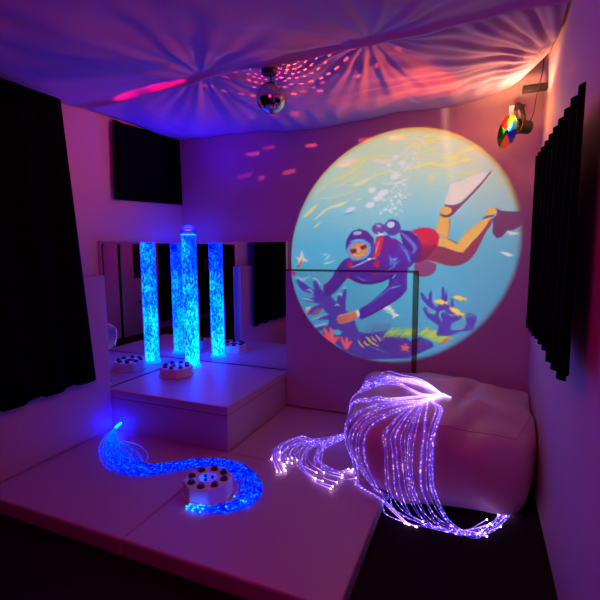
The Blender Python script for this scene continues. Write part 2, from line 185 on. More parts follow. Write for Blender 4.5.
((205, 242, 245), 4.8, (1272, 682, 1325, 702, 1383, 721)),
((205, 242, 245), 4.8, (1167, 1054, 1199, 1082)),
((140, 200, 230), 5.3, (1272, 750, 1345, 781, 1409, 799)),
((175, 225, 240), 4.6, (1272, 688, 1331, 705, 1395, 720)),
((235, 215, 205), 0, (1172, 776, 1213, 812, 1202, 850, 1231, 846, 1253, 864, 1243, 830, 1213, 784, 1198, 767)),
((215, 60, 60), 4.2, (1165, 787, 1198, 783, 1231, 830)),
((160, 100, 105), 0, (1249, 780, 1278, 832, 1350, 849, 1353, 835, 1313, 798, 1272, 779)),
((72, 62, 162), 0, (1666, 645, 1747, 671, 1825, 686, 1903, 649, 2004, 664, 2057, 625, 2117, 661, 2202, 627, 2221, 595, 2121, 534, 2008, 486, 1750, 458, 1668, 457)),
((110, 130, 205), 4.6, (1748, 558, 1815, 538, 1892, 517)),
((100, 120, 205), 4.0, (2142, 644, 2179, 609)),
((60, 165, 185), 4.0, (1696, 651, 1716, 682, 1732, 712, 1759, 736)),
((48, 110, 190), 4.0, (1708, 657, 1727, 688, 1744, 718, 1762, 741)),
((48, 110, 190), 4.0, (1720, 670, 1739, 700, 1756, 730, 1770, 752)),
((60, 165, 185), 4.0, (1732, 662, 1752, 693, 1768, 722, 1792, 745)),
((48, 110, 190), 4.0, (1743, 658, 1763, 689, 1780, 719, 1796, 742)),
((48, 110, 190), 4.0, (1756, 656, 1775, 687, 1791, 716, 1805, 739)),
((60, 165, 185), 4.0, (1768, 660, 1787, 691, 1803, 721, 1819, 743)),
((48, 110, 190), 4.0, (1779, 675, 1798, 705, 1815, 735, 1831, 757)),
((48, 110, 190), 4.0, (1791, 658, 1811, 689, 1827, 719, 1843, 741)),
((60, 165, 185), 4.0, (1802, 676, 1822, 706, 1838, 736, 1858, 758)),
((48, 110, 190), 4.0, (1815, 670, 1834, 700, 1850, 730, 1871, 752)),
((48, 110, 190), 4.0, (1827, 666, 1845, 696, 1861, 725, 1885, 748)),
((60, 165, 185), 4.0, (1838, 659, 1857, 690, 1873, 719, 1891, 742)),
((48, 110, 190), 4.0, (1850, 667, 1868, 696, 1885, 725, 1899, 748)),
((48, 110, 190), 4.0, (1861, 675, 1880, 705, 1896, 735, 1910, 756)),
((60, 165, 185), 4.0, (1872, 664, 1892, 693, 1908, 722, 1925, 745)),
((185, 215, 60), 4.6, (1854, 638, 1869, 666, 1889, 685, 1922, 706)),
((135, 205, 95), 4.6, (1865, 648, 1881, 676, 1901, 695, 1920, 718)),
((215, 225, 70), 4.6, (1878, 645, 1892, 673, 1912, 692, 1928, 723)),
((185, 215, 60), 4.6, (1889, 642, 1904, 669, 1923, 689, 1956, 720)),
((135, 205, 95), 4.6, (1900, 641, 1915, 669, 1935, 688, 1966, 716)),
((215, 225, 70), 4.6, (1912, 647, 1926, 675, 1947, 694, 1977, 728)),
((185, 215, 60), 4.6, (1923, 654, 1937, 681, 1958, 700, 1975, 716)),
((135, 205, 95), 4.6, (1934, 648, 1949, 676, 1969, 695, 2000, 719)),
((215, 225, 70), 4.6, (1946, 642, 1961, 669, 1980, 689, 2003, 713)),
((185, 215, 60), 4.6, (1957, 654, 1972, 681, 1991, 700, 2019, 718)),
((135, 205, 95), 4.6, (1968, 659, 1983, 686, 2003, 705, 2025, 730)),
((215, 225, 70), 4.6, (1980, 644, 1994, 671, 2014, 690, 2034, 723)),
((185, 215, 60), 4.6, (1991, 646, 2006, 673, 2025, 692, 2042, 721)),
((135, 205, 95), 4.6, (2003, 645, 2017, 672, 2036, 691, 2060, 715)),
((215, 225, 70), 4.6, (2014, 655, 2028, 682, 2047, 701, 2063, 724)),
((185, 215, 60), 4.6, (2025, 652, 2039, 679, 2058, 698, 2067, 725)),
((135, 205, 95), 4.6, (2036, 654, 2050, 681, 2060, 696, 2076, 714)),
((215, 225, 70), 4.6, (2047, 664, 2060, 690, 2071, 705, 2094, 719)),
((185, 215, 60), 4.6, (2058, 656, 2063, 678, 2082, 697, 2102, 728)),
((135, 205, 95), 4.6, (2060, 648, 2074, 675, 2093, 694, 2111, 724)),
((195, 220, 55), 5.3, (2105, 676, 2124, 695, 2147, 710, 2166, 737)),
((150, 205, 80), 5.3, (2112, 685, 2131, 704, 2155, 718, 2176, 739)),
((225, 220, 50), 5.3, (2120, 679, 2139, 698, 2163, 712, 2186, 739)),
((195, 220, 55), 5.3, (2128, 673, 2147, 692, 2171, 706, 2198, 719)),
((150, 205, 80), 5.3, (2137, 657, 2155, 676, 2179, 691, 2211, 704)),
((225, 220, 50), 5.3, (2144, 659, 2163, 678, 2187, 692, 2207, 702)),
((195, 220, 55), 5.3, (2152, 667, 2171, 686, 2194, 701, 2222, 719)),
((150, 205, 80), 5.3, (2160, 658, 2179, 677, 2202, 691, 2218, 703)),
((225, 220, 50), 5.3, (2168, 659, 2187, 678, 2210, 692, 2233, 717)),
((195, 220, 55), 5.3, (2176, 654, 2194, 673, 2218, 688, 2237, 715)),
((150, 205, 80), 5.3, (2184, 647, 2202, 666, 2226, 680, 2253, 706)),
((225, 220, 50), 5.3, (2192, 648, 2210, 667, 2233, 681, 2252, 692)),
((195, 220, 55), 5.3, (2199, 642, 2218, 661, 2241, 675, 2268, 703)),
((150, 205, 80), 5.3, (2207, 634, 2226, 653, 2249, 667, 2272, 686)),
((225, 220, 50), 5.3, (2215, 631, 2234, 650, 2257, 664, 2272, 680)),
((195, 220, 55), 5.3, (2223, 636, 2241, 655, 2264, 669, 2289, 691)),
((150, 205, 80), 5.3, (2230, 641, 2249, 660, 2272, 674, 2295, 687)),
((225, 220, 50), 5.3, (2238, 634, 2256, 653, 2279, 667, 2296, 682)),
((195, 220, 55), 5.3, (2246, 627, 2264, 646, 2287, 660, 2308, 672)),
((150, 205, 80), 5.3, (2254, 627, 2272, 646, 2295, 660, 2321, 676)),
((225, 220, 50), 5.3, (2261, 628, 2279, 647, 2302, 661, 2324, 684)),
((195, 220, 55), 5.3, (2269, 630, 2287, 649, 2310, 664, 2336, 674)),
((150, 205, 80), 5.3, (2277, 611, 2295, 630, 2318, 644, 2334, 669)),
((225, 220, 50), 5.3, (2284, 625, 2302, 644, 2325, 658, 2347, 672)),
((228, 205, 62), 5.9, (1653, 602, 1670, 572, 1701, 548)),
((228, 205, 62), 5.9, (1701, 597, 1714, 579, 1745, 569)),
((228, 205, 62), 5.9, (1733, 630, 1761, 592, 1814, 566)),
((228, 205, 62), 5.9, (1760, 645, 1774, 620, 1800, 600)),
((228, 205, 62), 5.9, (1792, 654, 1813, 630, 1833, 608)),
((228, 205, 62), 5.9, (1714, 636, 1733, 617, 1744, 595)),
((205, 140, 70), 5.3, (1694, 591, 1710, 575, 1729, 563)),
((100, 190, 150), 4.0, (1832, 637, 1849, 619)),
((225, 115, 85), 0, (2262, 615, 2284, 648, 2318, 669, 2343, 680, 2319, 648, 2285, 613)),
((205, 60, 60), 0, (2113, 603, 2124, 623, 2133, 601)),
((250, 104, 72), 15.8, (1367, 684, 1391, 637, 1424, 594)),
((250, 104, 72), 15.8, (1421, 686, 1432, 629, 1435, 581)),
((250, 104, 72), 15.8, (1355, 626, 1381, 594, 1417, 570)),
((250, 104, 72), 15.8, (1487, 617, 1460, 589, 1439, 561)),
((250, 104, 72), 0, (1381, 619, 1467, 611, 1467, 566, 1429, 553, 1382, 577)),
((250, 98, 84), 13.2, (1513, 619, 1527, 578, 1544, 534)),
((250, 98, 84), 13.2, (1558, 618, 1558, 570, 1551, 525)),
((250, 98, 84), 13.2, (1599, 590, 1575, 560, 1559, 526)),
((250, 140, 110), 4.6, (1426, 677, 1437, 602)),
((250, 140, 110), 4.0, (1562, 611, 1563, 550)),
((248, 110, 92), 0, (2029, 618, 2033, 584, 2065, 579, 2037, 567, 2045, 533, 2018, 557, 1981, 538, 2001, 569, 1971, 590, 2012, 586)),
((66, 70, 178), 0, (2109, 987, 2120, 998, 2164, 942, 2182, 1012, 2194, 1002, 2194, 928, 2230, 887, 2261, 943, 2260, 1035, 2278, 1041, 2283, 981, 2298, 1018, 2305, 933, 2325, 885, 2329, 958, 2343, 947, 2351, 880, 2376, 827, 2426, 847, 2393, 809, 2338, 773, 2330, 726, 2413, 743, 2397, 720, 2329, 683, 2236, 676, 2248, 752, 2167, 805, 2130, 873, 2147, 889, 2214, 830, 2231, 856, 2171, 890, 2124, 944)),
((66, 70, 178), 0, (2437, 854, 2459, 861, 2503, 840, 2505, 810, 2480, 736, 2430, 720, 2374, 729, 2440, 770, 2433, 812)),
((95, 200, 185), 5.9, (2160, 865, 2184, 847, 2214, 845, 2225, 862)),
((95, 200, 185), 6.6, (2270, 790, 2253, 826, 2260, 851, 2277, 864, 2295, 847)),
((95, 200, 185), 4.0, (2312, 848, 2336, 831, 2358, 844)),
((150, 210, 215), 4.0, (2351, 727, 2401, 740, 2429, 751)),
((95, 200, 185), 4.0, (2443, 824, 2459, 843, 2482, 830)),
((255, 222, 60), 0, (2205, 934, 2230, 946, 2265, 945, 2288, 931, 2313, 942, 2303, 924, 2309, 904, 2286, 920, 2261, 904, 2254, 915, 2227, 917)),
((252, 232, 140), 4.0, (2221, 933, 2284, 926)),
((255, 222, 60), 0, (2338, 970, 2362, 981, 2395, 978, 2416, 964, 2440, 973, 2430, 956, 2435, 937, 2415, 953, 2390, 940, 2384, 950, 2359, 953)),
((252, 232, 140), 4.0, (2353, 968, 2413, 959)),
((255, 222, 60), 0, (2314, 891, 2346, 894, 2382, 878, 2402, 853, 2433, 855, 2415, 839, 2415, 815, 2396, 841, 2363, 835, 2360, 850, 2332, 863)),
((252, 232, 140), 4.0, (2330, 883, 2396, 849)),
((228, 242, 238), 0, (1819, 889, 1847, 895, 1888, 884, 1901, 895, 1909, 872, 1936, 851, 1924, 838, 1977, 818, 1937, 804, 1923, 786, 1918, 821, 1881, 834, 1841, 860)),
((90, 190, 160), 4.0, (1848, 864, 1880, 848, 1912, 837)),
((72, 52, 150), 0, (1570, 1258, 1516, 1232, 1468, 1173, 1437, 1102, 1388, 1049, 1356, 1007, 1381, 940, 1423, 948, 1479, 997, 1540, 1072, 1594, 1145, 1611, 1206)),
((150, 50, 140), 0, (1359, 1040, 1388, 1049, 1374, 994, 1363, 994)),
((150, 78, 120), 0, (2058, 1194, 2091, 1219, 2147, 1234, 2218, 1205, 2217, 1157, 2183, 1122, 2132, 1109, 2093, 1116, 2069, 1140)),
((150, 42, 62), 0, (2062, 1206, 2107, 1341, 2162, 1388, 2232, 1378, 2224, 1335, 2202, 1292, 2166, 1253, 2119, 1224)),
((228, 48, 38), 0, (2033, 1444, 2085, 1467, 2132, 1471, 2178, 1463, 2221, 1435, 2237, 1397, 2230, 1349, 2214, 1335, 2195, 1369, 2173, 1311, 2162, 1379, 2145, 1307, 2134, 1379, 2121, 1321, 2101, 1360, 2076, 1419)),
((150, 66, 75), 0, (2227, 1387, 2263, 1401, 2336, 1367, 2409, 1319, 2445, 1300, 2447, 1244, 2413, 1211, 2378, 1197, 2333, 1190, 2269, 1199, 2204, 1218, 2138, 1237, 2193, 1277, 2224, 1335)),
((248, 190, 82), 0, (2233, 1394, 2263, 1401, 2318, 1369, 2382, 1329, 2444, 1308, 2432, 1289, 2374, 1289, 2311, 1310, 2265, 1328, 2224, 1335)),
((215, 140, 90), 3.2, (2138, 1237, 2204, 1219, 2269, 1202)),
((150, 66, 75), 0, (2575, 1518, 2569, 1469, 2544, 1436, 2515, 1368, 2481, 1287, 2445, 1235, 2390, 1223, 2394, 1282, 2502, 1443, 2547, 1510)),
((248, 190, 82), 0, (2358, 1352, 2379, 1393, 2437, 1453, 2500, 1498, 2535, 1527, 2564, 1520, 2538, 1465, 2493, 1403, 2446, 1351, 2420, 1317, 2387, 1305, 2405, 1282, 2365, 1317)),
((110, 55, 90), 0, (2590, 1592, 2633, 1568, 2756, 1558, 2761, 1470, 2710, 1435, 2671, 1436, 2642, 1392, 2612, 1383, 2582, 1418, 2583, 1469, 2575, 1518, 2598, 1536, 2607, 1564)),
((250, 190, 88), 0, (2600, 1572, 2601, 1563, 2598, 1555, 2592, 1548, 2584, 1542, 2574, 1538, 2563, 1536, 2552, 1538, 2543, 1541, 2536, 1547, 2532, 1555, 2532, 1563, 2535, 1571, 2541, 1579, 2549, 1585, 2559, 1588, 2570, 1590, 2581, 1589, 2590, 1585, 2597, 1579)),
((80, 40, 70), 5.9, (2518, 1520, 2546, 1532, 2587, 1540)),
((240, 230, 220), 0, (2669, 1434, 2711, 1423, 2759, 1414, 2716, 1405, 2686, 1410)),
((240, 232, 225), 0, (2629, 1292, 2676, 1290, 2718, 1267, 2693, 1258, 2661, 1272)),
((215, 150, 80), 4.0, (2730, 1342, 2755, 1334)),
((248, 190, 82), 0, (2235, 1553, 2292, 1541, 2301, 1494, 2296, 1436, 2290, 1389, 2211, 1435, 2210, 1479)),
((200, 135, 75), 4.0, (2297, 1529, 2300, 1471, 2291, 1395)),
((128, 60, 85), 0, (2544, 1834, 2558, 1829, 2490, 1740, 2423, 1665, 2357, 1594, 2318, 1552, 2288, 1536, 2265, 1618, 2321, 1619, 2376, 1636, 2433, 1696, 2509, 1783)),
((238, 230, 216), 0, (2262, 1645, 2274, 1693, 2299, 1767, 2360, 1780, 2423, 1809, 2487, 1827, 2545, 1832, 2519, 1794, 2469, 1739, 2417, 1688, 2364, 1640, 2321, 1624, 2276, 1629)),
((250, 192, 88), 0, (2313, 1587, 2312, 1578, 2308, 1569, 2300, 1562, 2289, 1557, 2277, 1554, 2264, 1554, 2251, 1557, 2241, 1562, 2234, 1570, 2230, 1579, 2231, 1588, 2236, 1597, 2244, 1604, 2254, 1609, 2267, 1612, 2280, 1612, 2292, 1609, 2302, 1603, 2309, 1596)),
((85, 45, 90), 7.3, (2235, 1561, 2267, 1545, 2306, 1552)),
((85, 45, 90), 5.9, (2267, 1624, 2305, 1611, 2321, 1616)),
((96, 46, 142), 0, (1946, 1456, 2025, 1448, 2080, 1410, 2112, 1337, 2104, 1258, 2067, 1219, 2031, 1190, 1992, 1295)),
((110, 125, 220), 14.5, (1968, 1431, 2027, 1375, 2064, 1325, 2051, 1289)),
((66, 50, 160), 0, (1570, 1232, 1523, 1173, 1529, 1125, 1595, 1082, 1675, 1055, 1741, 1051, 1832, 1069, 1901, 1104, 1958, 1196, 1942, 1345, 1866, 1420, 1778, 1410, 1754, 1296, 1664, 1220)),
((125, 45, 150), 0, (1842, 1396, 1917, 1395, 1967, 1357, 1919, 1283, 1870, 1233, 1819, 1233, 1817, 1334)),
((70, 54, 168), 0, (1869, 1283, 1917, 1351, 1979, 1357, 2035, 1283, 2055, 1203, 2020, 1172, 2021, 1088, 2026, 1020, 1978, 955, 1910, 908, 1822, 852, 1744, 803, 1672, 766, 1645, 811, 1657, 847, 1743, 907, 1833, 989, 1883, 1041, 1888, 1085, 1843, 1136, 1845, 1233)),
((115, 165, 240), 5.3, (1876, 1264, 1889, 1233, 1883, 1195)),
((115, 165, 240), 5.3, (1944, 1252, 1920, 1233, 1902, 1202)),
((115, 165, 240), 5.3, (1951, 1227, 1920, 1202, 1908, 1177)),
((115, 165, 240), 5.3, (1937, 1131, 1913, 1098, 1901, 1086)),
((115, 165, 240), 5.3, (1890, 1022, 1933, 1033, 1970, 1043)),
((115, 165, 240), 5.3, (1896, 1177, 1871, 1151)),
((85, 100, 205), 10.6, (1942, 1351, 2004, 1301, 2037, 1221)),
((100, 110, 215), 5.9, (1743, 894, 1833, 969, 1896, 1022)),
((80, 110, 215), 7.9, (1635, 1106, 1702, 1075, 1780, 1068)),
((48, 36, 120), 13.2, (1554, 1116, 1649, 1068, 1741, 1062, 1831, 1079, 1897, 1114)),
((50, 36, 128), 7.9, (1671, 785, 1783, 835, 1910, 924, 2008, 1013)),
((120, 160, 240), 4.6, (1961, 1326, 2005, 1280, 2025, 1221)),
((130, 170, 245), 5.9, (1895, 1233, 1932, 1246)),
((54, 40, 130), 5.9, (1877, 1183, 1907, 1111, 1895, 1047)),
((218, 132, 82), 0, (1477, 784, 1501, 800, 1557, 813, 1627, 838, 1649, 788, 1604, 755, 1564, 736, 1508, 724, 1476, 731, 1487, 747, 1469, 754)),
((150, 75, 70), 2.3, (1480, 774, 1529, 784, 1563, 795)),
((150, 75, 70), 2.3, (1480, 755, 1529, 766, 1564, 776)),
((150, 75, 70), 2.3, (1480, 739, 1529, 750, 1564, 760)),
((240, 180, 120), 4.0, (1486, 787, 1557, 809, 1618, 829)),
((228, 238, 246), 0, (1628, 838, 1653, 849, 1667, 803, 1646, 784)),
((228, 62, 48), 0, (1772, 1400, 1839, 1409, 1824, 1353, 1800, 1261, 1747, 1245, 1766, 1328)),
((250, 170, 140), 4.0, (1794, 1378, 1789, 1347, 1777, 1315, 1774, 1284)),
((205, 52, 62), 0, (1557, 1222, 1594, 1219, 1584, 1170, 1546, 1173)),
((205, 52, 62), 0, (1755, 1223, 1800, 1228, 1807, 1172, 1758, 1179)),
((150, 40, 90), 0, (1520, 1131, 1568, 1125, 1584, 1090, 1547, 1094)),
((150, 40, 80), 7.9, (1737, 1144, 1779, 1125, 1843, 1126)),
((98, 76, 166), 0, (1957, 1474, 1954, 1455, 1946, 1438, 1933, 1425, 1916, 1416, 1898, 1414, 1879, 1417, 1862, 1426, 1848, 1440, 1839, 1458, 1835, 1477, 1838, 1496, 1846, 1513, 1860, 1526, 1877, 1535, 1895, 1537, 1914, 1533, 1931, 1524, 1945, 1510, 1953, 1493)),
((205, 225, 248), 0, (1912, 1504, 1913, 1496, 1911, 1489, 1906, 1482, 1899, 1477, 1890, 1474, 1881, 1473, 1872, 1474, 1864, 1478, 1858, 1483, 1855, 1490, 1854, 1497, 1857, 1505, 1861, 1511, 1869, 1516, 1877, 1520, 1886, 1520, 1895, 1519, 1903, 1516, 1909, 1510)),
((122, 80, 172), 0, (1845, 1477, 1844, 1464, 1839, 1451, 1830, 1440, 1816, 1432, 1801, 1427, 1784, 1427, 1768, 1431, 1755, 1438, 1745, 1449, 1740, 1462, 1740, 1475, 1745, 1488, 1755, 1499, 1768, 1507, 1784, 1511, 1801, 1512, 1817, 1508, 1830, 1500, 1839, 1490)),
((165, 175, 225), 0, (1812, 1489, 1811, 1485, 1809, 1482, 1804, 1479, 1799, 1477, 1792, 1477, 1786, 1478, 1780, 1480, 1776, 1482, 1773, 1486, 1772, 1490, 1773, 1494, 1775, 1497, 1780, 1500, 1786, 1501, 1792, 1502, 1798, 1501, 1804, 1499, 1808, 1496, 1811, 1493)),
((245, 225, 205), 0, (1763, 1407, 1791, 1424, 1784, 1450, 1806, 1434, 1838, 1436, 1831, 1421, 1797, 1416)),
((58, 52, 138), 0, (1534, 1317, 1539, 1388, 1582, 1452, 1641, 1473, 1707, 1451, 1755, 1395, 1769, 1322, 1748, 1248, 1644, 1217, 1570, 1243)),
((165, 195, 240), 0, (1664, 1446, 1664, 1441, 1659, 1436, 1652, 1431, 1642, 1428, 1631, 1425, 1620, 1424, 1609, 1425, 1600, 1427, 1594, 1430, 1592, 1435, 1593, 1440, 1597, 1445, 1604, 1449, 1614, 1453, 1625, 1455, 1637, 1456, 1647, 1456, 1656, 1454, 1662, 1450)),
((90, 90, 190), 6.6, (1740, 1391, 1756, 1328, 1739, 1265)),
((108, 170, 243), 0, (1736, 1339, 1739, 1315, 1733, 1290, 1718, 1266, 1695, 1247, 1666, 1234, 1635, 1228, 1604, 1230, 1577, 1240, 1555, 1257, 1542, 1279, 1539, 1305, 1546, 1330, 1562, 1354, 1585, 1373, 1614, 1386, 1645, 1391, 1676, 1388, 1702, 1378, 1723, 1361)),
((228, 152, 72), 0, (1713, 1332, 1716, 1313, 1711, 1294, 1699, 1277, 1680, 1262, 1658, 1252, 1634, 1247, 1610, 1249, 1589, 1256, 1573, 1268, 1563, 1285, 1560, 1304, 1566, 1323, 1578, 1340, 1597, 1355, 1619, 1365, 1644, 1369, 1667, 1367, 1688, 1360, 1704, 1348)),
((105, 60, 60), 0, (1567, 1313, 1616, 1320, 1623, 1287, 1583, 1282)),
((105, 60, 60), 0, (1652, 1333, 1695, 1354, 1702, 1328, 1665, 1310)),
((248, 190, 100), 6.6, (1629, 1342, 1640, 1303, 1630, 1287)),
((250, 200, 100), 5.9, (1603, 1271, 1637, 1269, 1670, 1281)),
((130, 70, 60), 2.6, (1623, 1276, 1652, 1281)),
((165, 205, 250), 4.0, (1569, 1375, 1622, 1389, 1681, 1386)),
((178, 198, 243), 5.3, (1584, 1174, 1657, 1204, 1722, 1238, 1778, 1246)),
((238, 228, 220), 0, (1735, 1240, 1735, 1237, 1733, 1234, 1730, 1232, 1727, 1231, 1723, 1230, 1719, 1231, 1715, 1232, 1712, 1234, 1710, 1237, 1709, 1240, 1710, 1243, 1712, 1246, 1715, 1249, 1718, 1250, 1722, 1251, 1726, 1250, 1730, 1249, 1733, 1246, 1735, 1244))]

# ------------------------------------------------------------------ helpers
def tag(o, label=None, cat=None, group=None, kind=None):
    if label: o['label'] = label
    if cat: o['category'] = cat
    if group: o['group'] = group
    if kind: o['kind'] = kind
    return o

def empty(name, loc=(0, 0, 0), rz=0.0):
    o = bpy.data.objects.new(name, None)
    o.empty_display_size = .05
    o.location = loc
    o.rotation_euler = (0, 0, rz)
    COL.objects.link(o)
    return o

def obj(name, bm, mat, parent=None, smooth=False, loc=None):
    """link a bmesh as ONE mesh object (child coordinates are local to the parent)"""
    me = bpy.data.meshes.new(name)
    if isinstance(bm, tuple):
        me.from_pydata(bm[0], [], bm[1])
    else:
        bmesh.ops.recalc_face_normals(bm, faces=bm.faces)
        bm.to_mesh(me)
        bm.free()
    me.materials.append(mat)
    if smooth:
        for p in me.polygons:
            p.use_smooth = True
    o = bpy.data.objects.new(name, me)
    COL.objects.link(o)
    if parent is not None:
        o.parent = parent
    if loc is not None:
        o.location = loc
    return o

def bevel(bm, w, seg=2):
    if w > 0:
        bmesh.ops.bevel(bm, geom=list(bm.edges), offset=w, segments=seg, affect='EDGES', profile=.6)
    return bm

def box(a, b, w=0.0, seg=2):
    bm = bmesh.new()
    bmesh.ops.create_cube(bm, size=1.0)
    for v in bm.verts:
        v.co = Vector([(a[i] + b[i]) / 2 + v.co[i] * (b[i] - a[i]) for i in range(3)])
    return bevel(bm, w, seg)

def cushion(a, b, w=.012, puff=.006):
    """an upholstered pad: soft edges and a slightly domed face"""
    bm = box(a, b, w, 3)
    return bm

def lathe(prof, n=32, M=None):
    """prof = [(r, z)...]"""
    vs, fs = [], []
    for r, z in prof:
        for k in range(n):
            t = 2 * PI * k / n
            vs.append(Vector((r * math.cos(t), r * math.sin(t), z)))
    for i in range(len(prof) - 1):
        for k in range(n):
            k2 = (k + 1) % n
            fs.append((i * n + k, i * n + k2, (i + 1) * n + k2, (i + 1) * n + k))
    if prof[0][0] > 1e-4: fs.append(tuple(range(n))[::-1])
    if prof[-1][0] > 1e-4: fs.append(tuple((len(prof) - 1) * n + k for k in range(n)))
    if M is not None: vs = [M @ v for v in vs]
    return ([tuple(v) for v in vs], fs)

def catmull(P, n=8):
    P = [np.array(p, float) for p in P]
    P = [2 * P[0] - P[1]] + P + [2 * P[-1] - P[-2]]
    out = []
    for i in range(1, len(P) - 2):
        for k in range(n):
            t = k / n
            out.append(.5 * ((2 * P[i]) + (-P[i - 1] + P[i + 1]) * t + (2 * P[i - 1] - 5 * P[i] + 4 * P[i + 1] - P[i + 2]) * t * t + (-P[i - 1] + 3 * P[i] - 3 * P[i + 1] + P[i + 2]) * t ** 3))
    out.append(P[-2])
    return out

def tube(pts, r, sides=6, r2=None):
    pts = [Vector(p) for p in pts]
    vs, fs = [], []
    n = len(pts)
    up = Vector((.13, .21, 1)).normalized()
    for i, p in enumerate(pts):
        d = (pts[min(i + 1, n - 1)] - pts[max(i - 1, 0)]).normalized()
        a = d.cross(up)
        if a.length < .05: a = d.cross(Vector((1, 0, 0)))
        a.normalize()
        b = d.cross(a)
        rr = r if r2 is None else r + (r2 - r) * i / (n - 1)
        for k in range(sides):
            t = 2 * PI * k / sides
            vs.append(tuple(p + a * math.cos(t) * rr + b * math.sin(t) * rr))
    for i in range(n - 1):
        for k in range(sides):
            k2 = (k + 1) % sides
            fs.append((i * sides + k, i * sides + k2, (i + 1) * sides + k2, (i + 1) * sides + k))
    fs.append(tuple(range(sides))[::-1])
    fs.append(tuple((n - 1) * sides + k for k in range(sides)))
    return (vs, fs)

def ball(c, r, seg=8, rings=5):
    prof = [(1e-5 if i in (0, rings) else r * math.sin(PI * i / rings), -r * math.cos(PI * i / rings)) for i in range(rings + 1)]
    return lathe(prof, seg, Matrix.Translation(c))

def grid(f, nu, nv):
    vs = [tuple(f(i / nu, j / nv)) for j in range(nv + 1) for i in range(nu + 1)]
    fs = [(j * (nu + 1) + i, j * (nu + 1) + i + 1, (j + 1) * (nu + 1) + i + 1, (j + 1) * (nu + 1) + i) for j in range(nv) for i in range(nu)]
    return (vs, fs)

# ------------------------------------------------------------------ materials
def new_mat(name):
    m = bpy.data.materials.new(name)
    m.use_nodes = True
    nt = m.node_tree
    for n in list(nt.nodes): nt.nodes.remove(n)
    out = nt.nodes.new('ShaderNodeOutputMaterial')
    return m, nt, out

def N(nt, t, **kw):
    n = nt.nodes.new(t)
    for k, v in kw.items():
        if k in n.inputs.keys(): n.inputs[k].default_value = v
        else: setattr(n, k, v)
    return n

def mth(nt, op, a, b=None, c=None, clamp=False):
    n = nt.nodes.new('ShaderNodeMath'); n.operation = op; n.use_clamp = clamp
    for i, v in enumerate((a, b, c)):
        if v is None: continue
        if isinstance(v, (int, float)): n.inputs[i].default_value = v
        else: nt.links.new(v, n.inputs[i])
    return n.outputs[0]

def surf(name, col, rough=.6, var=.08, scale=6.0, bump=.0, bscale=60.0, spec=.3, coat=0.0, metal=0.0, sheen=0.0, trans=0.0):
    m, nt, out = new_mat(name)
    p = N(nt, 'ShaderNodeBsdfPrincipled')
    p.inputs['Roughness'].default_value = rough
    p.inputs['Specular IOR Level'].default_value = spec
    p.inputs['Metallic'].default_value = metal
    p.inputs['Coat Weight'].default_value = coat
    p.inputs['Sheen Weight'].default_value = sheen
    tc = N(nt, 'ShaderNodeTexCoord')
    no = N(nt, 'ShaderNodeTexNoise'); no.inputs['Scale'].default_value = scale; no.inputs['Detail'].default_value = 4
    nt.links.new(tc.outputs['Object'], no.inputs['Vector'])
    mr = N(nt, 'ShaderNodeMixRGB'); mr.inputs[1].default_value = (*[c * (1 - var) for c in col], 1); mr.inputs[2].default_value = (*[min(1, c * (1 + var)) for c in col], 1)
    nt.links.new(no.outputs['Fac'], mr.inputs[0])
    nt.links.new(mr.outputs[0], p.inputs['Base Color'])
    if bump > 0:
        n2 = N(nt, 'ShaderNodeTexNoise'); n2.inputs['Scale'].default_value = bscale; n2.inputs['Detail'].default_value = 3
        nt.links.new(tc.outputs['Object'], n2.inputs['Vector'])
        b = N(nt, 'ShaderNodeBump'); b.inputs['Strength'].default_value = bump; b.inputs['Distance'].default_value = .01
        nt.links.new(n2.outputs['Fac'], b.inputs['Height'])
        nt.links.new(b.outputs[0], p.inputs['Normal'])
    nt.links.new(p.outputs[0], out.inputs[0])
    return m

def emit(name, col, s):
    m, nt, out = new_mat(name)
    e = N(nt, 'ShaderNodeEmission'); e.inputs[0].default_value = (*col, 1); e.inputs[1].default_value = s
    nt.links.new(e.outputs[0], out.inputs[0])
    return m

M = {}
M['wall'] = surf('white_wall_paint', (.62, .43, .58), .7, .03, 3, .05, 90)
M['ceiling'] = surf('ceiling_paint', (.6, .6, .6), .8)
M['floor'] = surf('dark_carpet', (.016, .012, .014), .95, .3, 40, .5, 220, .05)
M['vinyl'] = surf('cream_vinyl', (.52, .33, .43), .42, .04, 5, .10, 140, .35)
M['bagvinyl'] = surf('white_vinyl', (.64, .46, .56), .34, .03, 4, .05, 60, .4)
def cloth_mat(name, col, tr):
    m, nt, out = new_mat(name)
    tc = N(nt, 'ShaderNodeTexCoord'); no = N(nt, 'ShaderNodeTexNoise'); no.inputs['Scale'].default_value = 300
    nt.links.new(tc.outputs['Object'], no.inputs['Vector'])
    b = N(nt, 'ShaderNodeBump'); b.inputs['Strength'].default_value = .08; b.inputs['Distance'].default_value = .01
    nt.links.new(no.outputs['Fac'], b.inputs['Height'])
    d1 = N(nt, 'ShaderNodeBsdfDiffuse'); d1.inputs[0].default_value = (*col, 1)
    t1 = N(nt, 'ShaderNodeBsdfTranslucent'); t1.inputs[0].default_value = (*col, 1)
    nt.links.new(b.outputs[0], d1.inputs['Normal'])
    mx = N(nt, 'ShaderNodeMixShader'); mx.inputs[0].default_value = tr
    nt.links.new(d1.outputs[0], mx.inputs[1]); nt.links.new(t1.outputs[0], mx.inputs[2]); nt.links.new(mx.outputs[0], out.inputs[0])
    return m
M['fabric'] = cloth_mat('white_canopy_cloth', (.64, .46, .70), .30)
M['black'] = surf('blackout_cloth', (.0025, .0025, .003), .95, .3, 30, .2, 200, .03)
M['blackmetal'] = surf('black_metal', (.012, .011, .012), .45, .2, 30, 0, 60, .4)
M['blackplastic'] = surf('black_plastic', (.02, .02, .022), .35, .1, 30)
M['dkplastic'] = surf('dark_button_plastic', (.03, .015, .03), .3, .1, 30, spec=.5)
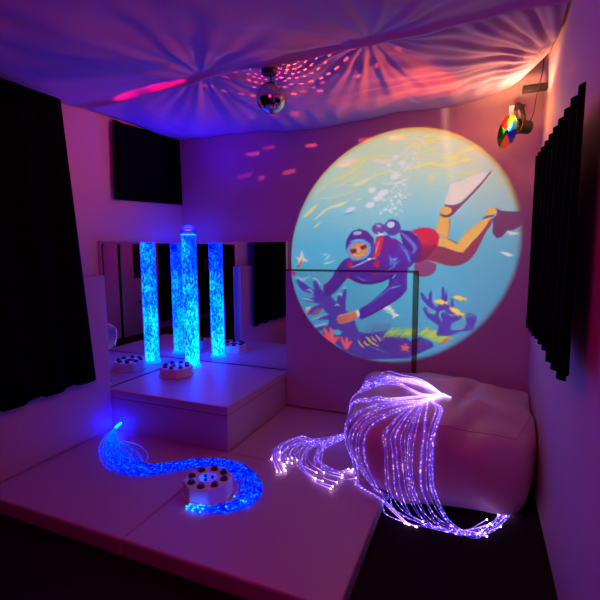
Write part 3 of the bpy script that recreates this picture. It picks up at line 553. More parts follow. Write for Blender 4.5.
M['whiteplastic'] = surf('white_painted_wood', (.78, .76, .76), .4, .04, 12, .03, 60, .4)
M['chrome'] = surf('chrome', (.75, .75, .77), .18, .03, 12, metal=1.0)
M['door'] = surf('grey_door_paint', (.42, .42, .45), .5, .04, 3)
M['edge'] = surf('mirror_edge', (.65, .65, .70), .4, .04, 10)
def mirror_mat(name, col, rough):
    m, nt, out = new_mat(name)
    g = N(nt, 'ShaderNodeBsdfGlossy'); g.inputs['Color'].default_value = (*col, 1); g.inputs['Roughness'].default_value = rough
    nt.links.new(g.outputs[0], out.inputs[0]); return m
M['mirror'] = mirror_mat('mirror_glass', (.80, .82, .86), 0.0)
M['facet'] = mirror_mat('mirror_tile', (.62, .58, .60), .05)

def thin_clear(name, tint, gloss=.10, rough=.03, diff=0.0, dcol=(.8, .9, 1)):
    """thin clear acrylic: light passes straight through, with a surface sheen"""
    m, nt, out = new_mat(name)
    t = N(nt, 'ShaderNodeBsdfTransparent'); t.inputs[0].default_value = (*tint, 1)
    g = N(nt, 'ShaderNodeBsdfGlossy'); g.inputs['Roughness'].default_value = rough
    lw = N(nt, 'ShaderNodeLayerWeight'); lw.inputs['Blend'].default_value = .25
    mx = N(nt, 'ShaderNodeMixShader')
    nt.links.new(mth(nt, 'MULTIPLY_ADD', lw.outputs['Fresnel'], .8, gloss * .3, True), mx.inputs[0])
    nt.links.new(t.outputs[0], mx.inputs[1]); nt.links.new(g.outputs[0], mx.inputs[2])
    last = mx
    if diff > 0:
        d = N(nt, 'ShaderNodeBsdfTranslucent'); d.inputs[0].default_value = (*dcol, 1)
        d2 = N(nt, 'ShaderNodeBsdfDiffuse'); d2.inputs[0].default_value = (*dcol, 1)
        ad = N(nt, 'ShaderNodeMixShader'); ad.inputs[0].default_value = .5
        nt.links.new(d.outputs[0], ad.inputs[1]); nt.links.new(d2.outputs[0], ad.inputs[2])
        m2 = N(nt, 'ShaderNodeMixShader'); m2.inputs[0].default_value = diff
        nt.links.new(mx.outputs[0], m2.inputs[1]); nt.links.new(ad.outputs[0], m2.inputs[2]); last = m2
    nt.links.new(last.outputs[0], out.inputs[0]); return m
M['acrylic'] = thin_clear('clear_acrylic', (.97, .98, 1.0), .06)
M['dome'] = thin_clear('glow_tinted_acrylic_dome', (.90, .95, 1.0), .15, .05, .16, (.12, .35, 1.0))  # the tube's blue glow is put into the dome's diffuse colour

def bubble_water(name):
    """blue-lit water full of rising bubbles: it gives off the light the lamp in the base feeds it"""
    m, nt, out = new_mat(name)
    tc = N(nt, 'ShaderNodeTexCoord')
    mp = N(nt, 'ShaderNodeMapping'); mp.inputs['Scale'].default_value = (1, 1, .55)
    nt.links.new(tc.outputs['Object'], mp.inputs['Vector'])
    n1 = N(nt, 'ShaderNodeTexNoise'); n1.inputs['Scale'].default_value = 62; n1.inputs['Detail'].default_value = 5; n1.inputs['Roughness'].default_value = .7
    n2 = N(nt, 'ShaderNodeTexNoise'); n2.inputs['Scale'].default_value = 9; n2.inputs['Detail'].default_value = 2
    nt.links.new(mp.outputs[0], n1.inputs['Vector']); nt.links.new(mp.outputs[0], n2.inputs['Vector'])
    sep = N(nt, 'ShaderNodeSeparateXYZ'); nt.links.new(tc.outputs['Object'], sep.inputs[0])
    # base lamp's glow put in as colour: brighter towards the foot
    amount = mth(nt, 'MULTIPLY_ADD', sep.outputs[2], -.16, .10)
    f = mth(nt, 'ADD', mth(nt, 'ADD', mth(nt, 'MULTIPLY', n1.outputs['Fac'], .75), mth(nt, 'MULTIPLY', n2.outputs['Fac'], .35)), amount)
    cr = N(nt, 'ShaderNodeValToRGB')
    el = cr.color_ramp.elements
    el[0].position = .42; el[0].color = (.0, .0004, .045, 1)
    el[1].position = .70; el[1].color = (.001, .095, 1.0, 1)
    e1 = el.new(.53); e1.color = (.0, .008, .5, 1)
    e2 = el.new(.61); e2.color = (.0, .046, 1.0, 1)
    nt.links.new(f, cr.inputs[0])
    e = N(nt, 'ShaderNodeEmission'); e.inputs[1].default_value = WATER
    nt.links.new(cr.outputs[0], e.inputs[0]); nt.links.new(e.outputs[0], out.inputs[0])
    return m

def fibre_mat(name, c1, c2, s1, s2, scale=70, thr=.5):
    """side-sparkle fibre: dim core colour with bright sparkle points along the strand"""
    m, nt, out = new_mat(name)
    tc = N(nt, 'ShaderNodeTexCoord')
    n1 = N(nt, 'ShaderNodeTexNoise'); n1.inputs['Scale'].default_value = scale; n1.inputs['Detail'].default_value = 1
    nt.links.new(tc.outputs['Object'], n1.inputs['Vector'])
    k = mth(nt, 'MULTIPLY', mth(nt, 'SUBTRACT', n1.outputs['Fac'], thr), 6.0, clamp=True)
    at = N(nt, 'ShaderNodeAttribute'); at.attribute_name = 'feed'
    mc = N(nt, 'ShaderNodeMixRGB'); mc.inputs[1].default_value = (*c1, 1); mc.inputs[2].default_value = (*c2, 1)
    kk = mth(nt, 'MAXIMUM', k, mth(nt, 'MULTIPLY', at.outputs['Fac'], .9), clamp=True)
    nt.links.new(kk, mc.inputs[0])
    st = mth(nt, 'MULTIPLY', mth(nt, 'MULTIPLY_ADD', kk, s2 - s1, s1), mth(nt, 'MULTIPLY_ADD', at.outputs['Fac'], .8, .8))
    e = N(nt, 'ShaderNodeEmission')
    nt.links.new(mc.outputs[0], e.inputs[0]); nt.links.new(st, e.inputs[1]); nt.links.new(e.outputs[0], out.inputs[0])
    return m

# ------------------------------------------------------------------ numbers of the room
FL = -.09                      # bare floor; the mats' tops are z = 0
XR = 2.845                     # right wall
YB = .04                       # back wall
XL = -.03                      # left wall
YF = -4.7                      # wall behind the photographer
ZC = 2.62
H, A, B = .3004, 1.0387, .9348  # platform height, width, depth

# ------------------------------------------------------------------ the setting
def struct(name, bm, mat, parent=None):
    o = obj(name, bm, mat, parent)
    o['kind'] = 'structure'
    return o
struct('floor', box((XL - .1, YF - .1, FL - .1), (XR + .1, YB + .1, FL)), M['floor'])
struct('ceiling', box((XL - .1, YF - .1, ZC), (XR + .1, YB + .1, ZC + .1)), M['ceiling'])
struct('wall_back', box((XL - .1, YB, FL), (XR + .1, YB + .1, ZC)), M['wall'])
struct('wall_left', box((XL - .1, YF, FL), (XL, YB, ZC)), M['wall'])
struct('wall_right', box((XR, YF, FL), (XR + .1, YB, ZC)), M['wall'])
struct('wall_front', box((XL - .1, YF - .1, FL), (XR + .1, YF, ZC)), M['black'])
# the door in the right wall that the corner mirrors show
d = struct('door_1', box((XR - .03, -2.86, FL), (XR, -2.07, 1.93), .004), M['door'])
struct('door_gap', box((XR - .006, -2.07, FL), (XR, -2.025, 1.95)), M['black'], d)
struct('door_pane', box((XR - .034, -2.80, .87), (XR - .03, -2.32, 1.70)), M['blackplastic'], d)
struct('door_lock', lathe([(.0001, 0), (.022, 0), (.022, .02), (.0001, .022)], 14, Matrix.Translation((XR - .03, -2.42, .46)) @ Matrix.Rotation(-PI / 2, 4, 'Y')), M['blackmetal'], d)

# ------------------------------------------------------------------ padding
def pad_thing(name, label, cat, a, b, mat, axis, w=.014, group=None):
    """a covered foam pad (one mesh)"""
    o = obj(name, cushion(a, b, w), mat, smooth=False)
    return tag(o, label, cat, group)
PADZ = 1.1449
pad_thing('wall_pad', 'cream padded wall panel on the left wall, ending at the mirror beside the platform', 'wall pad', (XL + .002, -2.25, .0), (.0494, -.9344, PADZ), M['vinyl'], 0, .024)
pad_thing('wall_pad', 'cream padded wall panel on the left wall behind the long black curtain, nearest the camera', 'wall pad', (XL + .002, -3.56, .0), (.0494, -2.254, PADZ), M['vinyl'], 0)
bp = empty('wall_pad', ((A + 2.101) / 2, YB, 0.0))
tag(bp, 'cream padded panel with dark strips for its shaded edges on the back wall under the projected picture', 'wall pad')
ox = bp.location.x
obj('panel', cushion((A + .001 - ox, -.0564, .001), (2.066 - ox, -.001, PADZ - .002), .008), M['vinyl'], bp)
M['shade_strip'] = surf('maroon_shade_strip', (.16, .016, .022), .5, .06, 20, .05, 120)  # dark maroon painted in for the pad's unlit side and top faces
e_ = obj('shade_strip', box((2.066 - ox, -.0544, .001), (2.098 - ox, -.001, PADZ + .010), .003), M['shade_strip'], bp); e_['label'] = 'maroon strip for the shaded side'
e_ = obj('shade_strip', box((A + .001 - ox, -.0544, PADZ - .002), (2.066 - ox, -.001, PADZ + .010), .003), M['shade_strip'], bp); e_['label'] = 'maroon strip for the shaded top'
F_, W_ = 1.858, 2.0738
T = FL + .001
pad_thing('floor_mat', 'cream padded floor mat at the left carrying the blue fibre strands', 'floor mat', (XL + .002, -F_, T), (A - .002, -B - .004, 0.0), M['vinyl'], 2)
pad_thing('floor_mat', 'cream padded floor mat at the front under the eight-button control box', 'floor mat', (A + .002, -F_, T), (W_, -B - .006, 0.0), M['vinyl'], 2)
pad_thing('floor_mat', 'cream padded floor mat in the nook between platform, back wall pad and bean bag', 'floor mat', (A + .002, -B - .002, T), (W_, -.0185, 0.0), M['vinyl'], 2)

pl = empty('corner_platform', (0, 0, FL))
tag(pl, 'low cream padded platform in the mirrored corner carrying the bubble tube', 'platform')
obj('base', cushion((.002, -B, .001), (A - .004, -.002, H - FL - .062), .006), M['vinyl'], pl)
obj('cushion', cushion((.002, -B - .004, H - FL - .058), (A, -.002, H - FL), .012), M['vinyl'], pl)
g_ = obj('grommet', lathe([(.011, 0), (.016, 0), (.016, .006), (.011, .006)], 16, Matrix.Translation((.126, -B, .057 - FL)) @ Matrix.Rotation(PI / 2, 4, 'X')), M['blackplastic'], pl)

# ------------------------------------------------------------------ corner mirrors
MZ = 1.3847
mr1 = empty('wall_mirror', (XL, -.46, H))
tag(mr1, 'frameless acrylic mirror on the left wall beside the bubble tube', 'mirror')
obj('backing', box((.002, -.455, .004), (-XL - .004, .457, MZ - H), .002), M['edge'], mr1)
obj('mirror_glass', box((-XL - .004, -.4525, .006), (-XL, .457, MZ - H - .004), 0), M['mirror'], mr1)
for y, z in ((-.437, 1.055), (-.437, .05)):
    obj('screw', lathe([(.0001, 0), (.007, 0), (.006, .003), (.0001, .004)], 10, Matrix.Translation((-XL, y, z)) @ Matrix.Rotation(PI / 2, 4, 'Y')), M['blackmetal'], mr1)
mr2 = empty('wall_mirror', (.52, YB, H))
tag(mr2, 'frameless acrylic mirror on the back wall behind the bubble tube', 'mirror')
obj('backing', box((-.515, -YB + .004, .004), (.5185, -.002, MZ - H), .002), M['edge'], mr2)
obj('mirror_glass', box((-.519, -YB, .006), (.5165, -YB + .004, MZ - H - .004), 0), M['mirror'], mr2)
obj('screw', lathe([(.0001, 0), (.007, 0), (.006, .003), (.0001, .004)], 10, Matrix.Translation((.495, -YB, 1.055)) @ Matrix.Rotation(PI / 2, 4, 'X')), M['blackmetal'], mr2)

# ------------------------------------------------------------------ bubble tube
WATER = 17.0
M['water'] = bubble_water('bubbling_blue_water')
M['bubble'] = emit('blue_lit_bubble', (.0015, .05, 1.0), 16.0)
TX, TY, TR = .2224, -.2012, .066
bt = empty('bubble_tube', (TX, TY, H))
tag(bt, 'tall glowing blue bubble tube with a clear domed top in the mirrored corner', 'bubble tube')
WH = 1.44 - H
obj('water_column', lathe([(.0001, .022), (TR - .004, .022), (TR - .004, WH), (.0001, WH)], 40), M['water'], bt, True)
bv, bf = [], []
for k in range(420):
    t = random.uniform(0, 2 * PI); z = random.uniform(.03, WH - .01) ** 1.0
    r = random.uniform(.0012, .0034)
    v, f = ball((( TR - .0045) * math.cos(t), (TR - .0045) * math.sin(t), z), r, 6, 4)
    o0 = len(bv); bv += v; bf += [tuple(i + o0 for i in q) for q in f]
bub = obj('bubble', (bv, bf), M['bubble'], bt, True); bub['kind'] = 'stuff'
obj('tube', lathe([(TR, .02), (TR, WH + .045)], 40), M['acrylic'], bt, True)
ring = obj('waterline', lathe([(TR - .006, WH + .001), (TR - .001, WH + .001), (TR - .001, WH + .009), (TR - .006, WH + .009)], 40), M['bubble'], bt, True)
z0 = WH + .045
obj('dome_cap', lathe([(TR + .0015, z0 - .022), (TR + .0015, z0 - .016), (TR, z0 - .012)] + [((TR) * math.cos(a) + 1e-5, z0 - .010 + .052 * math.sin(a)) for a in [PI / 2 * i / 9 for i in range(10)]], 40), M['dome'], bt, True)
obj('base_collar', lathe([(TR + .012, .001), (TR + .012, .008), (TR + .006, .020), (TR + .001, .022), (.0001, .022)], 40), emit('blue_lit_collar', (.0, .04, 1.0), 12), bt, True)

# ------------------------------------------------------------------ control boxes
def control_box(loc, rz, label, R=.143, hgt=.075):
    c = empty('control_box', loc, rz)
    tag(c, label, 'control box', 'octagonal eight-button control boxes')
    def octa(R, z0, z1, w):
        v = lathe([(R, z0), (R, z1)], 8, Matrix.Rotation(PI / 8, 4, 'Z'))
        bm = bmesh.new(); vs = [bm.verts.new(p) for p in v[0]]
        for f in v[1]: bm.faces.new([vs[i] for i in f])
        return bevel(bm, w, 2)
    obj('flange', octa(R * 1.07, .001, .012, .003), M['whiteplastic'], c)
    obj('body', octa(R, .012, hgt, .004), M['whiteplastic'], c)
    for k in range(8):
        t = 2 * PI * k / 8
        b = obj('button', lathe([(.021, 0), (.021, .004), (.017, .006), (.016, .015), (.0125, .0185), (.0001, .0195)], 20, Matrix.Translation((R * .70 * math.cos(t), R * .70 * math.sin(t), hgt))), M['dkplastic'], c, False)
    obj('centre_plate', lathe([(.045, hgt), (.045, hgt + .002), (.0001, hgt + .002)], 24), M['chrome'], c)
    for k in range(3):
        t = 2 * PI * k / 3 + .4
        obj('socket', lathe([(.009, hgt + .002), (.009, hgt + .007), (.0001, hgt + .007)], 12, Matrix.Translation((.024 * math.cos(t), .024 * math.sin(t), 0))), M['dkplastic'], c)
    return c
control_box((.247, -.450, H), .25, 'white octagonal control box with eight buttons on the raised platform by the bubble tube', .132, .075)
control_box((1.190, -1.385, 0), .2, 'white octagonal control box with eight buttons on the floor mat by blue fibres', .132, .085)

# ------------------------------------------------------------------ curtains
def curtain(name, label, cat, x0, ya, yb, za, zb, amp, n, flare=0.0, group=None, into=1, zvar=0.012):
    """pleated black cloth hung along a side wall; ya..yb along the wall, za hem, zb head"""
    NU, NV = n * 10, 26
    def f(u, v):
        y = ya + (yb - ya) * u
        s = math.sin(2 * PI * n * u + .7 * math.sin(5 * u)) + .35 * math.sin(2 * PI * n * 2.3 * u + 1)
        a = amp * (.45 + .55 * (1 - v))
        x = x0 + into * (a * s * .6 + flare * (1 - v))
        z = za + (zb - za) * v + zvar * (1 - v) * (math.sin(3.1 * u * n * .7) + .5 * s)
        return (x, y, z)
    v, fc = grid(f, NU, NV)
    me_o = obj(name, (v, fc), M['black'], None, True)
    md = me_o.modifiers.new('cloth', 'SOLIDIFY'); md.thickness = .004
    return tag(me_o, label, cat, group)
# long curtain: its free edge swings out towards the hem
def long_curtain():
    NU, NV, n = 180, 40, 14
    def f(u, v):
        yt = -1.245 + (-4.6 + 1.245) * u
        yb = -1.125 + (-4.6 + 1.125) * u
        y = yt * v + yb * (1 - v)
        s = math.sin(2 * PI * n * u + .9 * math.sin(7 * u))
        x = .090 + .011 * s * (.4 + .6 * (1 - v)) + .02 * (1 - v)
        zb = .438 + (.008 if (u * n) % 1 > .55 else -.004) - .03 * u
        z = 2.235 * v + zb * (1 - v)
        return (x, y, z)
    v, fc = grid(f, NU, NV)
    o = obj('curtain', (v, fc), M['black'], None, True)
    o.modifiers.new('cloth', 'SOLIDIFY').thickness = .004
    tag(o, 'long black curtain hanging over the left wall pads', 'curtain')
long_curtain()
def corner_blind():
    # square blackout cloth pinned high on the left wall, its hem sagging towards the corner
    def f(u, v):
        y = -.748 + (.766) * u - .02 * (1 - v) * (1 - u)
        zb = 1.690 + .036 * u
        zt = 2.262 + .028 * u
        z = zt * v + zb * (1 - v)
        x = XL + .03 + .006 * math.sin(14 * u + 2 * v) + .004 * math.sin(31 * u)
        return (x, y, z)
    v, fc = grid(f, 60, 30)
    o = obj('blackout_blind', (v, fc), M['black'], None, True)
    o.modifiers.new('cloth', 'SOLIDIFY').thickness = .006
    tag(o, 'square black blackout cloth high on the left wall above the mirror', 'blind')
corner_blind()
def right_curtain():
    NU, NV, n = 120, 30, 9
    def f(u, v):
        y = -.585 - 1.08 * u
        ph = u * n
        s = math.sin(2 * PI * ph)
        x = 2.768 + .022 * s * (.5 + .5 * (1 - v)) - .012 * math.exp(-(u / .05) ** 2)
        step = .0
        if u > .16: step += .012
        if u > .34: step += .014
        if u > .70: step += -.03
        zb = .915 - .03 * min(u / .12, 1) + step * .6
        z = 1.795 * v + zb * (1 - v)
        return (x, y, z)
    v, fc = grid(f, NU, NV)
    o = obj('curtain', (v, fc), M['black'], None, True)
    o.modifiers.new('cloth', 'SOLIDIFY').thickness = .004
    tag(o, 'short black pleated curtain over the window on the right wall', 'curtain')
right_curtain()
def rear_drape():
    def f(u, v):
        return (2.80 + .014 * math.sin(2 * PI * 13 * u), -2.93 - 1.72 * u, 2.25 * v + .05 * (1 - v))
    v, fc = grid(f, 150, 12)
    o = obj('curtain', (v, fc), M['black'], None, True)
    o.modifiers.new('cloth', 'SOLIDIFY').thickness = .004
    tag(o, 'full-length black curtain on the right wall beyond the grey door, behind the camera', 'curtain')
rear_drape()

# ------------------------------------------------------------------ canopy cloths under the ceiling
def interp(P, x):
    for a, b in zip(P[:-1], P[1:]):
        if x <= b[0]:
            t = (x - a[0]) / (b[0] - a[0]); t = max(0, min(1, t))
            return [a[i] + (b[i] - a[i]) * t for i in range(1, len(a))]
    return list(P[-1][1:])
def folds(x, y, ties):
    z = 0
    for (tx, ty, amp, k, ph, reach) in ties:
        dx, dy = x - tx, y - ty
        r = math.hypot(dx, dy); th = math.atan2(dy, dx)
        z += amp * (math.sin(k * th + ph) + .5 * math.sin(2.3 * k * th + 2 * ph)) * min(1, r / .25) * math.exp(-r / reach)
    return z
TIES = [(.93, -.97, .011, 13, .3, .5), (1.92, -.90, .010, 15, 1.1, .45), (2.86, -.42, .013, 22, .4, .8)]
BACK = [(0, XL + .004, .03, 2.292), (.2, .5, .03, 2.296), (.31, .8, .03, 2.289), (.45, 1.24, .03, 2.25), (.55, 1.52, .03, 2.262), (.68, 1.93, .03, 2.297), (.80, 2.30, .03, 2.285), (.86, 2.48, .03, 2.318), (.91, 2.585, -.05, 2.325), (.95, 2.665, -.15, 2.325), (.98, 2.74, -.28, 2.345), (1.0, 2.838, -.44, 2.395)]
FRONT = [(0, XL + .004, -1.00, 2.285), (.33, .90, -.985, 2.40), (.66, 1.92, -.985, 2.43), (1.0, 2.838, -.95, 2.44)]
def smoothP(P):
    def g(x):
        a = interp(P, x - .015); b = interp(P, x); c = interp(P, x + .015)
        return [(p + 2 * q + r) / 4 for p, q, r in zip(a, b, c)]
    return g
bk, fr = smoothP(BACK), smoothP(FRONT)
def far_f(u, v):
    b, f = bk(u), fr(u)
    x = f[0] + (b[0] - f[0]) * v; y = f[1] + (b[1] - f[1]) * v
    s = math.sin(PI * v)
    edge = min(1, u / .12)
    z = f[2] + (b[2] - f[2]) * v - .035 * s * edge
    w = folds(x, y, TIES) * (0.35 + .65 * min(1, (1 - v) / .15)) * edge
    # ripples along the lower hem
    w += .005 * math.sin(31 * x + 3 * math.sin(5 * x) + 6 * v) * math.exp(-((v - .82) / .16) ** 2) * edge * min(1, (1 - v) / .05)
    w += .004 * math.sin(17 * x + 9 * y)
    return (x, y, min(z + w, ZC - .03))
v, fc = grid(far_f, 260, 110)
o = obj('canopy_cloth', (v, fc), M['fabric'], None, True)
o.modifiers.new('cloth', 'SOLIDIFY').thickness = .003
tag(o, 'white canopy cloth draped from the back wall behind the mirror ball', 'drape')
HEM = [(0, XL + .004, -1.06, 2.265), (.12, .33, -.955, 2.305), (.33, .92, -.955, 2.350), (.48, 1.35, -.95, 2.352), (.64, 1.80, -.95, 2.352), (.70, 1.95, -.94, 2.366), (1.0, 2.838, -.94, 2.40)]
hm = smoothP(HEM)
TIES2 = [(.92, -.955, .010, 11, .8, .6), (1.95, -.94, .010, 12, .2, .6), (0.0, -2.4, .016, 12, .2, .8)]
def near_f(u, v):
    b = hm(u)
    y = b[1] + (-4.66 - b[1]) * v
    x = b[0]
    edge = min(1, u / .15) * min(1, (1 - u) / .1)
    z = b[2] + .03 * v - .05 * math.sin(PI * min(1, v * 2.2) if v < .4545 else 0) * edge * 0.6
    z += -.02 * math.exp(-((v - .0) / .02) ** 2) * (0)
    if u < .12: z = z + (-.012) * (1 - u / .12) * min(1, v * 6)
    w = folds(x, y, TIES2) * (.3 + .7 * edge)
    z -= .030 * max(0, 1 - v / .012) ** 1.5 * min(1, u / .05)
    w += .006 * math.sin(9 * x + 2 * math.sin(3 * y) + 2.2 * y) + .003 * math.sin(23 * x - 11 * y)
    return (x, y, z + w)
v, fc = grid(lambda u, v: near_f(u, v * v * .6 + v * .4 if v > .06 else v * .436), 200, 160)
o = obj('canopy_cloth', (v, fc), M['fabric'], None, True)
o.modifiers.new('cloth', 'SOLIDIFY').thickness = .003
tag(o, 'white canopy cloth nearest the camera, its hem hanging in front of the mirror ball motor', 'drape')

# ------------------------------------------------------------------ mirror ball
BX, BY, BZ, BR = 1.366, -.908, 2.176, .086
mb = empty('mirror_ball', (BX, BY, BZ + BR))
tag(mb, 'small mirror ball hanging from a black motor below the white canopy', 'mirror ball')
prof = [(1e-4 if i in (0, 22) else BR * math.sin(PI * i / 22), -BR - BR * math.cos(PI * i / 22)) for i in range(23)]
obj('ball', lathe(prof, 44), M['facet'], mb, False)
obj('motor', lathe([(.036, .042), (.044, .046), (.044, .095), (.048, .10), (.048, .135), (.0001, .135)], 28, Matrix.Translation((-.012, 0, 0))), M['blackmetal'], mb)
obj('spindle', lathe([(.006, -.002), (.006, .044)], 10), M['blackmetal'], mb)
obj('hanger_rod', lathe([(.006, .134), (.006, ZC - BZ - BR - .001)], 10, Matrix.Translation((-.012, 0, 0))), M['blackmetal'], mb)

# ------------------------------------------------------------------ colour-wheel spotlight
LP = Vector((2.728, -.135, 2.062))
aim = (Vector((BX, BY, BZ)) - LP).normalized()
WC = LP + aim * .112 + Vector((.0, -.0, -.040))
cw = empty('colour_wheel_spotlight', (2.69, YB, 2.20))
tag(cw, 'black spotlight with a colourful filter wheel bracketed to the back wall', 'spotlight')
def loc_(p): return Vector(p) - cw.location
Maim = Matrix.Translation(loc_(LP)) @ aim.to_track_quat('Z', 'Y').to_matrix().to_4x4()
obj('wall_plate', box((-.045, -.012, -.05), (.05, -.001, .05), .003), M['chrome'], cw)
obj('yoke', tube(catmull([(.0, -.012, .02), (.0, -.07, .03), (.01, -.13, .01), (.030, -.165, -.05), (.036, -.172, -.10)], 6), .013, 10), M['blackmetal'], cw, True)
obj('lamp_housing', lathe([(.0001, -.045), (.032, -.042), (.040, -.034), (.042, .026), (.045, .030), (.045, .038), (.040, .038), (.036, .0), (.0001, -.002)], 28, Maim), M['blackmetal'], cw)
obj('motor_box', lathe([(.0001, -.02), (.018, -.02), (.018, .03), (.0001, .03)], 16, Matrix.Translation(loc_(WC - aim * .035))@ aim.to_track_quat('Z', 'Y').to_matrix().to_4x4()), M['blackmetal'], cw)
Mw = Matrix.Translation(loc_(WC)) @ aim.to_track_quat('Z', 'Y').to_matrix().to_4x4()
# wheel's own axes: up and sideways in its plane
wn = aim
wu = (Vector((0, 0, 1)) - wn * wn.z).normalized()
wr = wn.cross(wu)            # points to the far side seen along the beam
WR = .099
def gel(name, col):
    m, nt, out = new_mat(name)
    t = N(nt, 'ShaderNodeBsdfTransparent'); t.inputs[0].default_value = (*col, 1)
    d_ = N(nt, 'ShaderNodeBsdfTranslucent'); d_.inputs[0].default_value = (*col, 1)
    d2 = N(nt, 'ShaderNodeBsdfDiffuse'); d2.inputs[0].default_value = (*col, 1)
    ad = N(nt, 'ShaderNodeMixShader'); ad.inputs[0].default_value = .35
    nt.links.new(d_.outputs[0], ad.inputs[1]); nt.links.new(d2.outputs[0], ad.inputs[2])
    mx = N(nt, 'ShaderNodeMixShader'); mx.inputs[0].default_value = .75
    nt.links.new(t.outputs[0], mx.inputs[1]); nt.links.new(ad.outputs[0], mx.inputs[2])
    g = N(nt, 'ShaderNodeBsdfGlossy'); g.inputs['Roughness'].default_value = .12
    m2 = N(nt, 'ShaderNodeMixShader'); m2.inputs[0].default_value = .06
    nt.links.new(mx.outputs[0], m2.inputs[1]); nt.links.new(g.outputs[0], m2.inputs[2])
    nt.links.new(m2.outputs[0], out.inputs[0]); return m
# angles measured clockwise from the top as the photographer sees the wheel
cam_side = -wr if wr.dot(Vector((1, 0, 0))) > 0 else wr
right_dir = wr if wr.dot(Vector((.92, .38, 0))) > 0 else -wr
SEG = [('red', (1.0, .05, .02), -50, 10), ('yellow', (1.0, .75, .05), 10, 50), ('pale_blue', (.15, .65, 1.0), 50, 95), ('blue', (.01, .06, .85), 95, 150), ('orange', (1.0, .28, .02), 150, 215), ('green', (.01, .25, .04), 215, 310)]
for nm, col, a0, a1 in SEG:
    pts = [loc_(WC)]
    for k in range(13):
        a = math.radians(a0 + (a1 - a0) * k / 12)
        pts.append(loc_(WC + (wu * math.cos(a) + right_dir * math.sin(a)) * WR))
    bm = bmesh.new()
    f0 = bm.faces.new([bm.verts.new(p) for p in pts])
    e = bmesh.ops.extrude_face_region(bm, geom=[f0])
    bmesh.ops.translate(bm, vec=wn * .0015, verts=[q for q in e['geom'] if isinstance(q, bmesh.types.BMVert)])
    s_ = obj('filter', bm, gel(nm + '_filter', col), cw)
    s_['label'] = nm.replace('_', ' ') + ' filter segment of the wheel'
obj('hub', lathe([(.0001, -.006), (.010, -.006), (.010, .008), (.0001, .009)], 14, Mw), M['blackmetal'], cw)
obj('wheel_guard', tube([loc_(WC - aim * .01 + (wu * math.cos(a) + right_dir * math.sin(a)) * (WR * .9)) for a in [PI * .35 + PI * .5 * k / 10 for k in range(11)]], .0018, 5), M['blackmetal'], cw)
# cable from the lamp up over the wall arm
obj('cable', tube(catmull([loc_(LP + Vector((.03, .01, .03))), loc_((2.775, -.14, 2.13)), loc_((2.782, -.165, 2.20)), loc_((2.79, -.190, 2.262)), loc_((2.80, -.192, 2.31)), loc_((2.81, -.16, 2.36)), loc_((2.825, -.05, 2.45)), loc_((2.83, .0, ZC - .002))], 6), .0028, 6), M['blackplastic'], cw, True)
arm = obj('curtain_bracket', box((2.708, -.175, 2.262), (XR - .001, -.125, 2.298), .003), M['blackmetal'])
tag(arm, 'short black bar standing out from the right wall above the colour wheel spotlight', 'bracket')

